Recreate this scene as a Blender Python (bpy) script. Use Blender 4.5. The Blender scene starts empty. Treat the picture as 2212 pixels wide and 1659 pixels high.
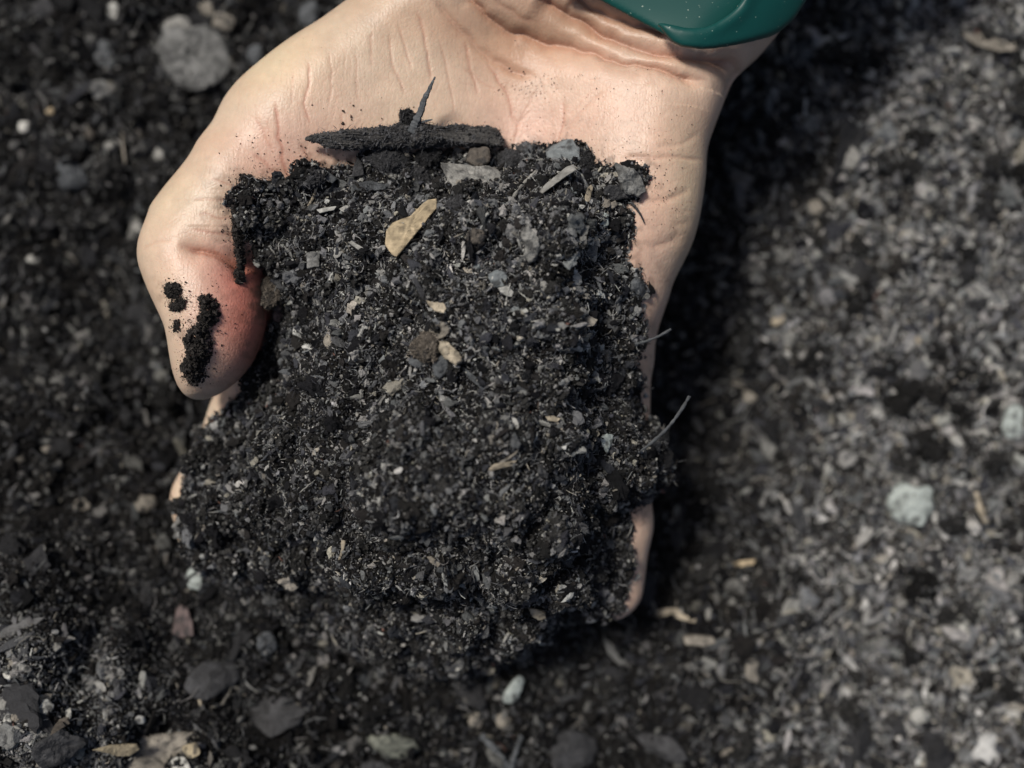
import bpy, math
import numpy as np
from mathutils import Vector
R = math.radians
S = bpy.context.scene
MM = 0.001

# ---------------------------------------------------------------- camera, sky, sun, exposure
CAMZ, FOCZ = 278.0, 58.0            # mm
cd = bpy.data.cameras.new('camera'); cam = bpy.data.objects.new('camera', cd)
S.collection.objects.link(cam); S.camera = cam
cam.location = (0, 0, CAMZ*MM); cam.rotation_euler = (0, 0, 0)
cd.sensor_width = 36.0; cd.lens = 40.0
cd.clip_start = 0.01; cd.clip_end = 200.0
cd.dof.use_dof = True; cd.dof.focus_distance = (CAMZ-FOCZ)*MM; cd.dof.aperture_fstop = 6.2
PXMM = 222.0*36/40/2212             # mm per picture unit at 222 mm (picture read 2212 x 1659)

SUN_EL, SUN_AZ = 61.0, 314.0        # azimuth clockwise from +Y
W = bpy.data.worlds.new("World"); S.world = W; W.use_nodes = True
nt = W.node_tree; nt.nodes.clear()
sky = nt.nodes.new('ShaderNodeTexSky'); sky.sky_type = 'NISHITA'; sky.sun_disc = False
sky.sun_elevation = R(SUN_EL); sky.sun_rotation = R(SUN_AZ); sky.air_density = 1.0; sky.dust_density = 4.0
bg = nt.nodes.new('ShaderNodeBackground'); bg.inputs[1].default_value = 0.05
wo = nt.nodes.new('ShaderNodeOutputWorld')
nt.links.new(sky.outputs[0], bg.inputs[0]); nt.links.new(bg.outputs[0], wo.inputs[0])
sl = bpy.data.lights.new('sun', 'SUN'); so = bpy.data.objects.new('sun', sl); S.collection.objects.link(so)
sl.energy = 2.6; sl.angle = R(10); sl.color = (1.0, 0.955, 0.88)
az, el = R(SUN_AZ), R(SUN_EL)
sdir = Vector((math.sin(az)*math.cos(el), math.cos(az)*math.cos(el), math.sin(el)))
so.rotation_euler = sdir.to_track_quat('Z', 'Y').to_euler(); so.location = sdir*2
S.view_settings.view_transform = 'Standard'; S.view_settings.look = 'None'
S.view_settings.gamma = 1.0; S.view_settings.exposure = 0.63
S.cycles.use_denoising = True
S.cycles.max_bounces = 6; S.cycles.diffuse_bounces = 3

# ---------------------------------------------------------------- helpers
rng = np.random.default_rng(11)
def P(u, v, z):
    k = PXMM*(CAMZ-np.asarray(z, float))/222.0
    return (np.asarray(u, float)-1106)*k, -(np.asarray(v, float)-829.5)*k
def px(n, z): return n*PXMM*(CAMZ-z)/222.0

def hash3(i, j, k, s):
    n = (i.astype(np.int64)*374761393 + j.astype(np.int64)*668265263 + k.astype(np.int64)*2147483647 + s*974634777) & 0xffffffff
    n = ((n ^ (n >> 13))*1274126177) & 0xffffffff
    n = ((n ^ (n >> 16))*2246822519) & 0xffffffff
    return ((n ^ (n >> 15)) & 0xffff)/32767.5-1.0
def vn3(x, y, z, s=0):
    i, j, k = np.floor(x), np.floor(y), np.floor(z)
    fx, fy, fz = x-i, y-j, z-k
    fx, fy, fz = [f*f*(3-2*f) for f in (fx, fy, fz)]
    i, j, k = i.astype(np.int64), j.astype(np.int64), k.astype(np.int64)
    r = 0
    for a in (0, 1):
        for b in (0, 1):
            for c in (0, 1):
                w = (fx if a else 1-fx)*(fy if b else 1-fy)*(fz if c else 1-fz)
                r = r + w*hash3(i+a, j+b, k+c, s)
    return r
def vn2(x, y, s=0): return vn3(x, y, np.zeros_like(x)+0.5, s)
def fbm2(x, y, sc, octv=4, s=0, gain=.5):
    r = 0; a = 1.0
    for o in range(octv):
        r = r+a*vn2(x/sc+17.3*o, y/sc-9.1*o, s+o); sc *= .5; a *= gain
    return r
def sstep(a, b, x):
    t = np.clip((x-a)/(b-a), 0, 1); return t*t*(3-2*t)
def smin(a, b, k):
    h = np.clip(.5+.5*(b-a)/k, 0, 1); return b+(a-b)*h-k*h*(1-h)
def spline(pts, n=10):
    p = np.array(pts, float)
    if len(p) < 3:
        t = np.linspace(0, 1, n)[:, None]; return p[0]*(1-t)+p[-1]*t
    q = np.vstack([2*p[0]-p[1], p, 2*p[-1]-p[-2]]); out = []
    for i in range(1, len(q)-2):
        t = np.linspace(0, 1, n, endpoint=False)[:, None]
        a, b, c, d = q[i-1], q[i], q[i+1], q[i+2]
        out.append(.5*((2*b)+(-a+c)*t+(2*a-5*b+4*c-d)*t*t+(-a+3*b-3*c+d)*t**3))
    out.append(p[-1:]); return np.vstack(out)
def closed(pts, n=6):
    p = np.array(pts, float); m = len(p); out = []
    for i in range(m):
        a, b, c, d = p[i-1], p[i], p[(i+1) % m], p[(i+2) % m]
        t = np.linspace(0, 1, n, endpoint=False)[:, None]
        out.append(.5*((2*b)+(-a+c)*t+(2*a-5*b+4*c-d)*t*t+(-a+3*b-3*c+d)*t**3))
    return np.vstack(out)
def polysd(X, Y, poly):
    """signed distance (negative inside) to a closed polygon"""
    shp = X.shape; x = X.ravel(); y = Y.ravel(); d = np.full(x.shape, 1e9); ins = np.zeros(x.shape, bool)
    n = len(poly)
    for i in range(n):
        ax, ay = poly[i]; bx, by = poly[(i+1) % n]
        ex, ey = bx-ax, by-ay; L = ex*ex+ey*ey+1e-12
        t = np.clip(((x-ax)*ex+(y-ay)*ey)/L, 0, 1)
        d = np.minimum(d, (x-ax-t*ex)**2+(y-ay-t*ey)**2)
        c = ((ay > y) != (by > y)) & (x < ex*(y-ay)/(ey+1e-12)+ax)
        ins ^= c
    d = np.sqrt(d); d[ins] *= -1
    return d.reshape(shp)
def linedist(x, y, line):
    """distance to polyline, and 0..1 position along it"""
    seg = np.hypot(*(line[1:]-line[:-1]).T); cum = np.concatenate([[0], np.cumsum(seg)])
    best = np.full(x.shape, 1e9); tt = np.zeros(x.shape)
    for i in range(len(line)-1):
        ax, ay = line[i]; ex, ey = line[i+1]-line[i]; L = ex*ex+ey*ey+1e-12
        t = np.clip(((x-ax)*ex+(y-ay)*ey)/L, 0, 1)
        d = np.hypot(x-ax-t*ex, y-ay-t*ey); m = d < best
        best[m] = d[m]; tt[m] = (cum[i]+t[m]*seg[i])/cum[-1]
    return best, tt

def mesh_np(name, V, F, mat, col=None, parent=None, origin=(0, 0, 0), smooth=False):
    """V in mm (world); F int array (n,3) or (n,4)"""
    V = np.asarray(V, np.float64); F = np.asarray(F, np.int32); o = np.array(origin, float)
    me = bpy.data.meshes.new(name); k = F.shape[1]
    me.vertices.add(len(V)); me.vertices.foreach_set('co', ((V-o)*MM).astype(np.float32).ravel())
    me.loops.add(F.size); me.loops.foreach_set('vertex_index', F.ravel())
    me.polygons.add(len(F)); me.polygons.foreach_set('loop_start', np.arange(0, F.size, k, dtype=np.int32))
    me.update(calc_edges=True)
    me.polygons.foreach_set('use_smooth', np.full(len(F), smooth))
    if col is not None:
        a = me.attributes.new('tint', 'FLOAT_COLOR', 'POINT')
        c = np.ones((len(V), 4), np.float32); c[:, :3] = col; a.data.foreach_set('color', c.ravel())
    me.materials.append(mat)
    ob = bpy.data.objects.new(name, me); S.collection.objects.link(ob)
    ob.location = tuple(o*MM)
    if parent is not None:
        ob.parent = parent; ob.location = tuple((o-np.array(parent['_o']))*MM) if '_o' in parent else (0, 0, 0)
    return ob
def tag(o, label=None, cat=None, group=None, kind=None):
    if label: o['label'] = label
    if cat: o['category'] = cat
    if group: o['group'] = group
    if kind: o['kind'] = kind
    return o

# ---------------------------------------------------------------- materials
def mat(name):
    m = bpy.data.materials.new(name); m.use_nodes = True; t = m.node_tree; t.nodes.clear()
    out = t.nodes.new('ShaderNodeOutputMaterial'); b = t.nodes.new('ShaderNodeBsdfPrincipled')
    t.links.new(b.outputs[0], out.inputs[0]); return m, t, b
def nd(t, typ, **kw):
    n = t.nodes.new(typ)
    for k, v in kw.items():
        if k.startswith('i_'):
            key = k[2:]; key = int(key) if key.isdigit() else key
            n.inputs[key].default_value = v
        else: setattr(n, k, v)
    return n
def math_(t, op, a, b=None, c=None):
    n = t.nodes.new('ShaderNodeMath'); n.operation = op
    for i, x in enumerate((a, b, c)):
        if x is None: continue
        if isinstance(x, (int, float)): n.inputs[i].default_value = x
        else: t.links.new(x, n.inputs[i])
    return n.outputs[0]
def noise(t, vec, scale, detail=3, rough=.6, dist=0):
    n = nd(t, 'ShaderNodeTexNoise'); n.inputs['Scale'].default_value = scale; n.inputs['Detail'].default_value = detail
    n.inputs['Roughness'].default_value = rough; n.inputs['Distortion'].default_value = dist
    t.links.new(vec, n.inputs['Vector']); return n.outputs['Fac']
def scalecol(t, col, fac):
    n = t.nodes.new('ShaderNodeVectorMath'); n.operation = 'SCALE'
    t.links.new(col, n.inputs[0]); t.links.new(fac, n.inputs['Scale']); return n.outputs[0]

def mat_tint(name, rough=.75, var=.7, nscale=2500, bump=.25, spec=.35, stretch=None):
    m, t, b = mat(name)
    a = nd(t, 'ShaderNodeAttribute', attribute_name='tint')
    tc = nd(t, 'ShaderNodeTexCoord').outputs['Object']
    if stretch:
        mp = nd(t, 'ShaderNodeMapping'); mp.inputs['Scale'].default_value = stretch[0]; mp.inputs['Rotation'].default_value = (0, 0, stretch[1])
        t.links.new(tc, mp.inputs['Vector']); tc = mp.outputs[0]
    n1 = noise(t, tc, nscale, 4, .7); n2 = noise(t, tc, nscale*.18, 3, .6)
    f = math_(t, 'MULTIPLY_ADD', n1, var*2, 1-var)
    f2 = math_(t, 'MULTIPLY_ADD', n2, var*1.4, 1-var*.7)
    f = math_(t, 'MAXIMUM', math_(t, 'MULTIPLY', f, f2), 0.1)
    t.links.new(scalecol(t, a.outputs['Color'], f), b.inputs['Base Color'])
    b.inputs['Roughness'].default_value = rough; b.inputs['Specular IOR Level'].default_value = spec
    bp = nd(t, 'ShaderNodeBump'); bp.inputs['Strength'].default_value = bump*2; bp.inputs['Distance'].default_value = .0004
    t.links.new(n1, bp.inputs['Height']); t.links.new(bp.outputs[0], b.inputs['Normal'])
    return m
M_SOIL = mat_tint('soil_crumb', .8, .7, 3000, .5, .14)
M_ROCK = mat_tint('stone', .7, .6, 1800, .5, .35)
M_WOOD = mat_tint('weathered_wood', .8, .55, 900, .5, .25, ((.25, 2.2, 1), 0))
M_BARK = mat_tint('bark', .75, .7, 1600, .8, .4)

def mat_skin():
    m, t, b = mat('skin')
    a = nd(t, 'ShaderNodeAttribute', attribute_name='tint')
    tc = nd(t, 'ShaderNodeTexCoord').outputs['Object']
    n1 = noise(t, tc, 90, 4, .6); n2 = noise(t, tc, 900, 3, .6)
    f = math_(t, 'MULTIPLY', math_(t, 'MULTIPLY_ADD', n1, .30, .85), math_(t, 'MULTIPLY_ADD', n2, .16, .92))
    t.links.new(scalecol(t, a.outputs['Color'], f), b.inputs['Base Color'])
    b.inputs['Roughness'].default_value = .44; b.inputs['Specular IOR Level'].default_value = .42
    b.inputs['Subsurface Weight'].default_value = .18
    b.inputs['Subsurface Radius'].default_value = (1.0, .35, .2); b.inputs['Subsurface Scale'].default_value = .0035
    # fine criss-cross skin furrows
    hs = []
    for ang, sx, sy in ((.5, 2.6, .55), (-.7, 2.2, .6)):
        mp = nd(t, 'ShaderNodeMapping'); mp.inputs['Scale'].default_value = (sx, sy, 1); mp.inputs['Rotation'].default_value = (0, 0, ang)
        t.links.new(tc, mp.inputs['Vector']); hs.append(noise(t, mp.outputs[0], 900, 3, .6, .0))
    vo = nd(t, 'ShaderNodeTexVoronoi', feature='DISTANCE_TO_EDGE'); vo.inputs['Scale'].default_value = 1100
    t.links.new(tc, vo.inputs['Vector'])
    v = math_(t, 'MINIMUM', vo.outputs['Distance'], .25)
    h = math_(t, 'ADD', math_(t, 'ADD', hs[0], hs[1]), math_(t, 'MULTIPLY', v, 1.6))
    bp = nd(t, 'ShaderNodeBump'); bp.inputs['Strength'].default_value = .3; bp.inputs['Distance'].default_value = .0002
    t.links.new(h, bp.inputs['Height']); t.links.new(bp.outputs[0], b.inputs['Normal'])
    return m
M_SKIN = mat_skin()
def mat_rubber():
    m, t, b = mat('teal_rubber')
    tc = nd(t, 'ShaderNodeTexCoord').outputs['Object']
    n = noise(t, tc, 60, 3); n2 = noise(t, tc, 1500, 2, .5)
    c = nd(t, 'ShaderNodeMix', data_type='RGBA'); c.inputs[6].default_value = (.0025, .040, .037, 1); c.inputs[7].default_value = (.004, .056, .048, 1)
    t.links.new(n, c.inputs[0])
    sp = nd(t, 'ShaderNodeMix', data_type='RGBA'); sp.inputs[7].default_value = (.25, .3, .25, 1)
    t.links.new(c.outputs[2], sp.inputs[6])
    t.links.new(math_(t, 'MULTIPLY', math_(t, 'GREATER_THAN', n2, .725), .8), sp.inputs[0])
    t.links.new(sp.outputs[2], b.inputs['Base Color'])
    b.inputs['Roughness'].default_value = .45; b.inputs['Specular IOR Level'].default_value = .28
    return m
M_RUB = mat_rubber()

# ---------------------------------------------------------------- ground heights (mm)
GC = [(0,0,-9),(500,0,-10),(1100,0,-10),(1800,0,-8),(2212,0,-8),(2212,500,-6),(1850,450,-5),(2212,900,-2),(1850,850,-2),
      (1600,600,-9),(1560,900,-9),(1500,1150,-2),(1900,1250,2),(2212,1500,4),(1850,1400,-1),(1650,1450,8),(1500,1400,9),(1300,1500,8),
      (1100,1640,14),(1700,1659,8),(850,1600,16),(560,1500,20),(400,1350,20),(300,1250,20),(230,1450,33),(0,1300,36),(0,1450,48),
      (60,1600,52),(230,1640,50),(450,1650,36),(350,1560,24),(0,1050,16),(200,1000,8),(400,1100,6),(0,700,-2),(250,600,-8),(400,900,-4),
      (700,1000,-2),(1100,900,-4),(1100,500,-8),(700,300,-10),(700,1250,14),(1000,1350,12),(-500,800,-5),(2800,800,-2),(1100,-600,-10),
      (1100,2200,15),(-300,1700,40),(2700,1900,4)]
_gx, _gy = P([c[0] for c in GC], [c[1] for c in GC], [c[2] for c in GC]); _gz = np.array([c[2] for c in GC], float)
def rbf(x, y, cx, cy, cz, sig, far=None):
    num = np.zeros_like(x); den = np.zeros_like(x)+1e-9
    for a, b, c in zip(cx, cy, cz):
        w = 1.0/(((x-a)**2+(y-b)**2)/sig**2+.15)**2
        num += w*c; den += w
    return num/den
def ground_h(x, y, detail=True):
    z = rbf(x, y, _gx, _gy, _gz, 12.0)
    far = sstep(150, 400, np.hypot(x, y)); z = z*(1-far)+far*(-4+fbm2(x, y, 900, 3, 77)*60*sstep(400, 4000, np.hypot(x, y)))
    if detail:
        z = z+fbm2(x, y, 26, 2, 5)*2.8+(np.abs(fbm2(x, y, 14, 2, 9))*5.5-1.8)+fbm2(x, y, 5, 2, 10)*1.1
        z = z+fbm2(x, y, 1.6, 2, 15)*.35*(np.hypot(x, y) < 260)
    return z

# ---------------------------------------------------------------- the hand, as a distance field
def pw(pts, z): 
    a = np.array(pts, float); x, y = P(a[:, 0], a[:, 1], z); return np.stack([x, y], 1)
XR, YR, ZR = (-88, 150), (-66, 176), (2, 84)
H = 1.0
gx = np.arange(XR[0], XR[1], H, dtype=np.float32); gy = np.arange(YR[0], YR[1], H, dtype=np.float32); gz = np.arange(ZR[0], ZR[1], H, dtype=np.float32)
X2, Y2 = np.meshgrid(gx, gy, indexing='ij')
PALM = [(1560,-560),(1240,-330),(980,-150),(850,-60),(760,2),(700,45),(645,82),(600,115),(560,147),(520,181),(492,212),(476,240),(455,285),(430,330),(400,370),(370,402),
        (345,432),(330,462),(380,520),(500,525),(590,600),(650,700),(690,820),(760,870),(1000,900),(1250,860),(1385,800),(1398,745),(1425,692),(1444,650),(1456,610),(1480,562),(1497,525),
        (1508,488),(1516,450),(1521,415),(1526,375),(1527,345),(1531,315),(1541,285),(1556,245),(1572,204),(1586,172),(1606,150),(1645,115),(1668,88),(1690,60),(1745,-30),(1900,-190),(2160,-420),(1900,-800)]
palm = pw(closed(PALM, 3), 40)
d2 = polysd(X2, Y2, palm).astype(np.float32)
def gau(u, v, su, sv, z=45, x=None, y=None):
    cx, cy = P(u, v, z); a, b = px(su, z), px(sv, z)
    x = X2 if x is None else x; y = Y2 if y is None else y
    return np.exp(-((x-cx)/a)**2-((y-cy)/b)**2)
T = 51+4.5*gau(600,250,190,230)+4*gau(1380,420,170,260)-6.0*gau(1120,300,170,260)-9*gau(950,650,330,260)-3*gau(1100,120,220,90)+1.5*gau(1400,160,300,60)
T = T-8*sstep(-10, -60, Y2)*0+0.10*np.clip(Y2-60, 0, 200)
B = 22+3*np.cos(X2/40)+0.10*np.clip(Y2-60, 0, 200)
zc = ((T+B)/2).astype(np.float32); hh = ((T-B)/2).astype(np.float32)
def pillow(d2, zc, hh, r, z):
    qx = d2+r; qz = np.abs(z-zc)-hh+r
    return np.sqrt(np.maximum(qx, 0)**2+np.maximum(qz, 0)**2)+np.minimum(np.maximum(qx, qz), 0)-r
THUMB = [(366,405),(325,462),(306,500),(298,535),(300,568),(316,610),(333,645),(350,678),(366,715),(374,770),(383,818),(402,853),(430,865),(468,853),(508,824),(542,780),(562,730),
         (571,675),(565,630),(556,585),(566,540),(575,480),(590,380),(540,300),(450,300),(418,345)]
thumb = pw(closed(THUMB, 3), 47)
dt2 = polysd(X2, Y2, thumb).astype(np.float32)
tz = (45+3.5*gau(430,700,120,190)).astype(np.float32); th = np.full_like(tz, 10.5)
FING = {
 'index':  [(720,600,30,10.5),(640,740,28,9.8),(545,900,27,9.0),(458,1080,24,8.6),(460,1150,22,7.6)],
 'middle': [(880,600,28,10.5),(850,880,26,10),(822,1100,24,9.2),(810,1300,22,8.6),(812,1360,21,7.6)],
 'ring':   [(1120,600,28,10.5),(1108,880,26,9.8),(1095,1100,24,9),(1085,1280,22,8.4),(1082,1330,21,7.4)],
 'pinky':  [(1325,560,32,9.5),(1316,760,32,9.0),(1316,960,31,8.8),(1322,1130,30,8.6),(1312,1262,28,8.0)]}
def fpts(k, f): 
    u, v, z, r = f; x, y = P(u, v, z); return (float(x), float(y), z, r)
FP = {k: [fpts(k, f) for f in v] for k, v in FING.items()}
def capsule(X, Y, Z, a, b):
    ax, ay, az_, ra = a; bx, by, bz, rb = b
    ex, ey, ez = bx-ax, by-ay, bz-az_; L = ex*ex+ey*ey+ez*ez
    t = np.clip(((X-ax)*ex+(Y-ay)*ey+(Z-az_)*ez)/L, 0, 1)
    return np.sqrt((X-ax-t*ex)**2+(Y-ay-t*ey)**2+(Z-az_-t*ez)**2)-(ra+(rb-ra)*t)
def handfield():
    out = np.empty((len(gx), len(gy), len(gz)), np.float32)
    for k, z in enumerate(gz):
        r = np.minimum(14.0, hh-.5)
        f = pillow(d2, zc, hh, r, z)
        f = smin(f, pillow(dt2, tz, th, 10.0, z), 6.0)
        fm = None
        for pts in FP.values():
            g = None
            for a, b in zip(pts[:-1], pts[1:]):
                c = capsule(X2, Y2, z, a, b); g = c if g is None else smin(g, c, 2.0)
            fm = g if fm is None else smin(fm, g, 1.0)
        out[:, :, k] = smin(f, fm, 5.0)
    return out
field = handfield()
field[:, -1, :] = 3; field[-1, :, :] = 3; field[0] = 3; field[:, 0] = 3; field[:, :, 0] = 3; field[:, :, -1] = 3

def surface_nets(f, x0, h):
    s = f < 0
    nx, ny, nz = f.shape
    cell = np.zeros((nx-1, ny-1, nz-1), np.int8)
    for a in (0, 1):
        for b in (0, 1):
            for c in (0, 1):
                cell += s[a:nx-1+a, b:ny-1+b, c:nz-1+c]
    act = (cell > 0) & (cell < 8); I = np.argwhere(act)
    idx = -np.ones(act.shape, np.int64); idx[act] = np.arange(len(I))
    acc = np.zeros((len(I), 3)); cnt = np.zeros(len(I))
    cor = [(a, b, c) for a in (0, 1) for b in (0, 1) for c in (0, 1)]
    val = {c: f[I[:, 0]+c[0], I[:, 1]+c[1], I[:, 2]+c[2]] for c in cor}
    for c in cor:
        for ax in range(3):
            if c[ax]: continue
            d = list(c); d[ax] = 1; d = tuple(d)
            a, b = val[c], val[d]; m = (a < 0) != (b < 0)
            t = np.where(m, a/np.where(m, a-b, 1), 0)
            p = np.tile(np.array(c, float), (len(I), 1)); p[:, ax] = t
            acc[m] += p[m]; cnt[m] += 1
    V = (I+acc/cnt[:, None])*h+np.array(x0)
    Fs = []
    for ax in range(3):
        sl0 = [slice(None)]*3; sl1 = [slice(None)]*3; sl0[ax] = slice(0, -1); sl1[ax] = slice(1, None)
        a, b = s[tuple(sl0)], s[tuple(sl1)]
        o1, o2 = [(1, 2), (2, 0), (0, 1)][ax]
        E = np.argwhere(a != b)
        E = E[(E[:, o1] > 0) & (E[:, o2] > 0) & (E[:, o1] < f.shape[o1]-1) & (E[:, o2] < f.shape[o2]-1)]
        inside = a[E[:, 0], E[:, 1], E[:, 2]]
        def g(d1, d2):
            q = E.copy(); q[:, o1] -= d1; q[:, o2] -= d2; return idx[q[:, 0], q[:, 1], q[:, 2]]
        Q = np.stack([g(1, 1), g(0, 1), g(0, 0), g(1, 0)], 1)
        Q[~inside] = Q[~inside][:, ::-1]; Fs.append(Q)
    return V, np.vstack(Fs)
HV, HF = surface_nets(field, (XR[0], YR[0], ZR[0]), H)
# top of hand as a height map
ins = field < 0
kk = ins.shape[2]-1-np.argmax(ins[:, :, ::-1], axis=2)
anyin = ins.any(axis=2)
f0 = np.take_along_axis(field, kk[..., None], 2)[..., 0]; f1 = np.take_along_axis(field, np.minimum(kk+1, len(gz)-1)[..., None], 2)[..., 0]
htop = np.where(anyin, gz[kk]+H*np.clip(f0/(f0-f1+1e-6), 0, 1), -99.0)
def bil(A, x, y, x0, y0, h):
    i = np.clip((x-x0)/h, 0, A.shape[0]-1.001); j = np.clip((y-y0)/h, 0, A.shape[1]-1.001)
    a = i.astype(int); b = j.astype(int); fx, fy = i-a, j-b
    return A[a, b]*(1-fx)*(1-fy)+A[a+1, b]*fx*(1-fy)+A[a, b+1]*(1-fx)*fy+A[a+1, b+1]*fx*fy
def hand_h(x, y): return bil(htop, np.asarray(x, float), np.asarray(y, float), XR[0], YR[0], H)

# subdivide the hand with Blender's own smoothing, then cut the creases
tmp = mesh_np('hand_tmp', HV, HF, M_SKIN, smooth=True)
sm = tmp.modifiers.new('s', 'SMOOTH'); sm.factor = .5; sm.iterations = 2
sd = tmp.modifiers.new('d', 'SUBSURF'); sd.levels = 2; sd.render_levels = 2
dg = bpy.context.evaluated_depsgraph_get(); me = bpy.data.meshes.new_from_object(tmp.evaluated_get(dg))
bpy.data.objects.remove(tmp)
n = len(me.vertices); V = np.empty(n*3, np.float32); me.vertices.foreach_get('co', V); V = V.reshape(-1, 3).astype(float)/MM
N = np.empty(n*3, np.float32); me.vertices.foreach_get('normal', N); N = N.reshape(-1, 3)
LF = np.empty(len(me.loops), np.int32); me.loops.foreach_get('vertex_index', LF); HQ = LF.reshape(-1, 4)
bpy.data.meshes.remove(me)

# creases: (points in picture units, half width mm, depth mm, redness, soft shoulder mm)
CR = [
 ([(925,-10),(969,38),(1005,72),(1049,106),(1100,133),(1170,158)], .9, .8, .25),
 ([(985,-30),(1025,6),(1073,50),(1133,74),(1213,92),(1285,110),(1333,130),(1413,152),(1493,178),(1545,174)], 1.2, 1.5, .5),
 ([(1153,-8),(1213,30),(1273,60),(1333,86),(1393,104),(1473,123),(1553,135),(1635,130)], 1.3, 1.7, .6),
 ([(1230,-8),(1277,22),(1353,50),(1413,62),(1450,78)], 1.1, 1.3, .5),
 ([(1062,-8),(1100,22),(1160,48)], .8, .6, .3),
 ([(671,132),(675,180),(669,224),(671,260),(681,288)], .45, .30, .7),
 ([(605,224),(609,272),(613,304),(617,344),(625,376),(640,400)], .6, .40, 1.0),
 ([(560,260),(585,310),(600,340)], .5, .2, .5),
 ([(901,24),(912,60),(921,100),(927,150),(925,176)], .5, .4, .5),
 ([(861,52),(872,90),(881,120),(887,160)], .45, .3, .4),
 ([(805,72),(803,110),(805,152)], .45, .2, .35),
 ([(843,72),(846,140),(866,175),(878,210)], .45, .3, .4),
 ([(1001,76),(1012,130),(1025,172),(1028,200)], .5, .35, .5),
 ([(1049,116),(1070,148),(1089,176),(1100,202),(1107,228),(1116,255),(1117,282),(1110,306)], .5, .45, .6),
 ([(1149,224),(1130,244),(1117,266)], .4, .3, .4),
 ([(1165,180),(1146,204),(1133,226),(1120,256)], .35, .2, .3),
 ([(1221,204),(1219,240),(1213,272),(1199,304)], .45, .35, .55),
 ([(1313,192),(1283,214),(1253,240),(1230,265),(1213,290)], .4, .25, .2),
 ([(1260,215),(1230,240)], .35, .2, .2),
 ([(1329,352),(1360,348),(1400,347),(1473,343),(1529,338)], .7, .6, .3),
 ([(1391,446),(1433,438),(1465,424),(1493,404)], .8, .6, .2),
 ([(1397,538),(1445,522),(1477,496)], 1.1, .7, .15),
 ([(1413,326),(1453,320),(1493,300),(1515,280)], .7, .35, .15),
 ([(398,541),(430,543),(462,548),(492,560),(520,574),(548,592)], 1.0, 1.5, 1.1),
 ([(440,470),(490,478),(540,478)], .5, .22, .6), ([(430,505),(480,512),(535,510)], .5, .25, .7), ([(430,440),(480,442),(520,438)], .45, .2, .5),
 ([(400,520),(360,530),(320,545)], .6, .3, .2), ([(470,395),(510,410),(545,412)], .45, .2, .5),
 ([(560,340),(590,372),(620,388)], .5, .25, .6), ([(655,310),(668,345),(690,372)], .5, .3, .6), ([(740,240),(745,290),(738,330)], .45, .2, .4),
 ([(715,120),(722,180),(716,240)], .4, .18, .3), ([(770,110),(772,170),(780,230)], .4, .18, .3), ([(640,150),(640,200),(636,250)], .4, .15, .3),
 ([(950,80),(962,140),(975,200),(985,245)], .4, .25, .35), ([(975,250),(1010,262),(1050,262)], .4, .2, .3),
 ([(990,130),(1050,170),(1085,180)], .4, .2, .3), ([(1500,470),(1470,486),(1440,492)], .8, .3, .1)]
r2 = np.random.default_rng(5)
for (u0, u1, v0, v1, ang, sp, cnt, ln) in [(520,900,90,330,88,10,46,50),(900,1230,90,290,75,25,26,45),(1180,1500,190,330,145,10,34,60),
                                         (1380,1520,260,620,160,10,46,45),(380,560,380,600,178,10,26,50),(980,1560,0,170,22,6,34,60)]:
    for _ in range(cnt):
        u, v = r2.uniform(u0, u1), r2.uniform(v0, v1); a = R(r2.normal(ang, sp)); L = ln*r2.uniform(.4, 1.3)
        du, dv = math.cos(a)*L/2, math.sin(a)*L/2; b = r2.normal(0, 5, 2)
        CR.append(([(u-du, v-dv), (u+b[0], v+b[1]), (u+du, v+dv)], .20, r2.uniform(.02, .10), r2.uniform(.03, .22)))
topm = (N[:, 2] > .02) & (V[:, 2] > 28) & (V[:, 1] > -30)
vi = np.where(topm)[0]; depth = np.zeros(len(V)); red = np.zeros(len(V))
for pts, w, dp, rd in CR:
    if .3 < w < .75: w *= .72
    if dp > 1.2 and rd < 1: dp *= 1.25
    ln = pw(spline(pts, 8 if w > .4 else 3), 50); m = 3.2*w+1
    x0, y0 = ln.min(0)-m; x1, y1 = ln.max(0)+m
    s = vi[(V[vi, 0] > x0) & (V[vi, 0] < x1) & (V[vi, 1] > y0) & (V[vi, 1] < y1)]
    if not len(s): continue
    jx = vn2(V[s, 0]/2.2, V[s, 1]/2.2, 3)*.45+vn2(V[s, 0]/.8, V[s, 1]/.8, 31)*.12; jy = vn2(V[s, 0]/2.2, V[s, 1]/2.2, 4)*.45
    d, t = linedist(V[s, 0]+jx, V[s, 1]+jy, ln); fade = sstep(0, .18, t)*sstep(1, .82, t)
    if dp > 1.0: fade = sstep(0, .35 if rd > 1 else .08, t)*sstep(1, .9, t)
    prof = np.exp(-(d/w)**1.6)
    if dp > 1.0: prof = np.exp(-d/(1.5*w))*1.25
    depth[s] += dp*prof*fade*(1.35 if dp > 1.25 else 1 if dp > .75 else .46 if dp > .16 else .4)
    red[s] = np.maximum(red[s], rd*np.exp(-(d/(w*.75))**2)*fade)
V = V-N*depth[:, None]
x, y = V[:, 0], V[:, 1]
V[:, 2] += (fbm2(x, y, 9, 2, 41)*.22+fbm2(x, y, 3.2, 2, 44)*.04)*(N[:, 2] > 0)
def gp(u, v, su, sv): return gau(u, v, su, sv, 48, x, y)
MOUND_UV = [(500,428),(640,388),(665,362),(850,326),(1060,322),(1240,308),(1300,352),(1392,372),(1360,445),(1345,560),(1388,602),(1385,700),(1395,900),(1380,1300),(600,1300),(400,1000),(540,828),(570,700),(545,600),(530,540),(510,500)]
SK_A = np.array([.50, .392, .285]); SK_P = np.array([.53, .325, .255]); SK_Y = np.array([.495, .40, .255]); SK_D = np.array([.38, .225, .14]); SK_R = np.array([.58, .12, .085])
col = np.tile(SK_A, (len(V), 1))
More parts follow.
